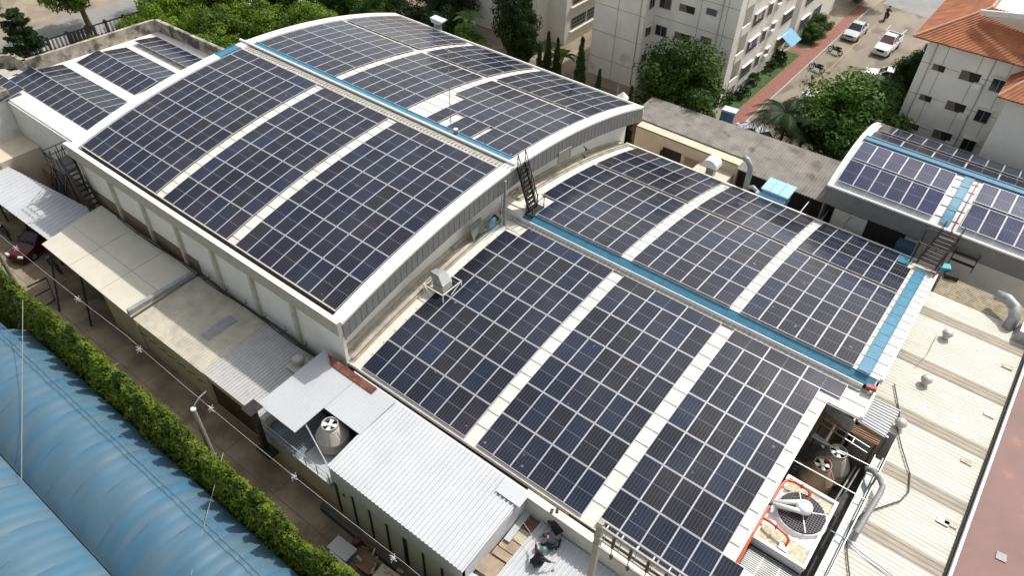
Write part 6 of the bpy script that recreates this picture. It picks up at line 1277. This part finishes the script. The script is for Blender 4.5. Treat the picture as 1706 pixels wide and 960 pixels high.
# cypress trees
def cypress(seed):
    r = random.Random(seed); t = thing('cypress_tree', 'x', 'cypress', (0, 0, 0)); mb = MB()
    for i in range(20):
        z = .3 + i * .26; rr_ = .78 * (1 - i / 20.5) ** .75
        for j in range(3): a = r.uniform(0, 6.28); leafcloud(mb, r, (math.cos(a) * rr_ * .4, math.sin(a) * rr_ * .4, z), (rr_ * .7, rr_ * .7, .3), 45, .17, .5, .8)
    mb.build('foliage', L_dark, t); mb = MB(); mb.tube([(0, 0, 0), (0, 0, 4.5)], [.08, .02], 6); mb.build('trunk', bark, t); return t
cy0 = cypress(2); fl_ = True
for i, (u, vt, y, l) in enumerate(((972, 58, 21.5, 'tallest slender cypress against the left edge of the central white block'), (1000, 112, 20.0, 'short pointed cypress right of the tallest cypress'), (930, 60, 23.0, 'slender dark cypress left of the pale outbuilding'), (915, 50, 22.5, 'slender cypress beside the tall dark tree'), (900, 70, 22.0, 'slender cypress under the tall dark tree'), (1054, 140, 19.8, 'short pointed cypress beside the white vent turret'), (1200, 195, 23.6, 'pointed cypress in front of the footpath cabinet'), (1215, 222, 23.3, 'smallest cypress at the edge of the corrugated roof'))):
    p = aty(u, vt, y); s = p.z / 5.6
    if fl_: fl_ = False; o = cy0; o.location = (p.x, y, 0); o.scale = (max(.75, s * .8),) * 2 + (s,); o['label'] = l
    else: o = dup(cy0, (p.x, y, 0), i * 1.3, l, (max(.7, s * .8), max(.7, s * .8), s))
# pine at the left
t = thing('pine_tree', 'dark pine tree with layered branches at the far left behind the parapet', 'pine tree', (0, 0, 0)); r = random.Random(4); mb = MB(); tr = MB(); tr.tube([(0, 0, 0), (.1, 0, 5), (0, 0, 9.0)], [.16, .11, .03], 8)
for i in range(26):
    z = 1.6 + i * .29; L_ = 1.9 * (1 - i / 28) ** .8 + .15
    for j in range(4):
        a = r.uniform(0, 6.28); tip = Vector((math.cos(a) * L_, math.sin(a) * L_, z + .25)); tr.tube([(0, 0, z), tuple(tip)], [.03, .01], 4, cap=False)
        for q in range(5): f = .35 + q * .16; leafcloud(mb, r, Vector((0, 0, z)).lerp(tip, f), (.26, .26, .12), 26, .2, .3, .6)
mb.build('needles', L_pine, t); tr.build('trunk', bark, t); t.location = (-18.4, -8.6, 0); t.scale = (1.25, 1.25, 1.08)
# palm
t = thing('palm_tree', 'palm tree with drooping fronds beyond the grey corrugated roof', 'palm tree', (0, 0, 0)); tr = MB(); tr.tube([(0, 0, 0), (.15, .1, 2.5), (.1, 0, 4.9)], [.18, .13, .11], 10); tr.build('trunk', bark, t); r = random.Random(6); mb = MB()
for k in range(30):
    a = k * 2.4; e_ = r.uniform(-.1, .9); L_ = r.uniform(2.6, 3.4); pts = []
    for i in range(9): f = i / 8; pts.append(Vector((math.cos(a) * L_ * f * math.cos(e_ * .5), math.sin(a) * L_ * f * math.cos(e_ * .5), 4.9 + L_ * (f * e_ - f * f * 1.05 * (.5 + .3 * e_)))))
    mb.tube(pts, .018, 4, cap=False)
    for i in range(1, 9):
        for q in range(3):
            b = pts[i - 1].lerp(pts[i], q / 3); d = (pts[i] - pts[i - 1]).normalized(); sd = d.cross(Vector((0, 0, 1))).normalized()
            for s in (-1, 1): L2 = .8 * math.sin(math.pi * min(.95, (i + q / 3) / 9) ** .7 + .12); tip = b + sd * s * L2 + d * .3 - Vector((0, 0, .28 * L2 / .6)); mb.add([b - d * .05, b + d * .08, tip + d * .05, tip], [(0, 1, 2, 3)])
mb.build('fronds', L_palm, t); t.location = (33.7, 26.2, 0); t2 = dup(t, (35.2, 27.6, -.8), 1.2, 'smaller palm crown touching the largest feathery tree', .85)
# banana plants by the hall
t = thing('banana_plant', 'banana plant with broad leaves beside the left white block corner', 'banana plant', (0, 0, 0)); mb = MB(); r = random.Random(9)
for k in range(9):
    a = k * 2.4; pts = [Vector((math.cos(a) * 1.3 * f, math.sin(a) * 1.3 * f, 1.4 + 1.5 * f - 1.3 * f * f)) for f in [i / 6 for i in range(7)]]; sd = Vector((-math.sin(a), math.cos(a), 0))
    mb.grid([[p - sd * .22 * math.sin(math.pi * (.1 + .85 * i / 6)), p, p + sd * .22 * math.sin(math.pi * (.1 + .85 * i / 6))] for i, p in enumerate(pts)])
mb.build('leaves', L_mid, t); mb = MB(); mb.tube([(0, 0, 0), (0, 0, 1.6)], [.12, .07], 8); mb.build('stem', bark, t); t.location = (3.8, 22.5, 1.8); dup(t, (1.5, 24.2, 2.4), 1.0, 'taller banana plant left of the white block corner', 1.3); dup(t, (10.6, 27.5, 0), 2.0, 'banana plant between the tall dark tree and the central white block', 1.3)
# leafless shrub
t = thing('bare_tree', 'thin bare branched tree in front of the palm', 'bare tree', (0, 0, 0)); mb = MB(); r = random.Random(2)
def br(p, d, L_, n):
    q = p + d * L_; mb.tube([tuple(p), tuple(q)], [.012 * n, .012 * (n - 1) + .004], 4, cap=False)
    if n > 1:
        for _ in range(3): br(q, (d + Vector((r.uniform(-.6, .6), r.uniform(-.6, .6), r.uniform(-.1, .4)))).normalized(), L_ * .72, n - 1)
br(Vector((0, 0, 0)), Vector((0, 0, 1)), 1.5, 5); mb.build('branches', bark, t); t.location = (32.0, 23.9, 0)
# low plants at the lawn edge
PL_ = [(26.2, 33.6), (26.6, 35.4), (26.1, 38.9), (26.4, 42.5), (26.2, 44.8)]
sh = tree_mesh('small_shrub', 'x', L_mid, 12, 1.0, .6, 14, 40, .14, .3, .8, .1); sh['category'] = 'shrub'
for i, (x, y) in enumerate(PL_):
    if i == 0: sh.location = (x, y, 0); sh['label'] = 'small low shrub at the wall foot of the white apartment block'; sh['group'] = 'shrubs along the apartment wall'
    else: dup(sh, (x, y, 0), i, None, 1 + .1 * i)

for par, x, y, z in ((Eb, 41.5, 32.05, 11.2), (Eb, 45.6, 32.05, 11.2), (D, 24.1, 32.1, 15), (D, 17.2, 30.1, 15)):
    mb = MB(); mb.tube([(x, y, 0.1), (x, y, z)], .045, 6); mb.build('drain_pipe', mat('drain_pipe_grey', (0.45, .44, .40), .6), par)
for k in range(4):
    mb = MB(); mb.box(44.9, 31.78, 1.1 + k * 2.55, 45.5, 32.09, 1.55 + k * 2.55); mb.build('air_conditioner', plasticw, Eb)
    mb = MB(); mb.box(X2 + .005, 41.2, 1.5 + k * 2.62, X2 + .32, 41.9, 1.95 + k * 2.62); mb.build('air_conditioner', plasticw, D)
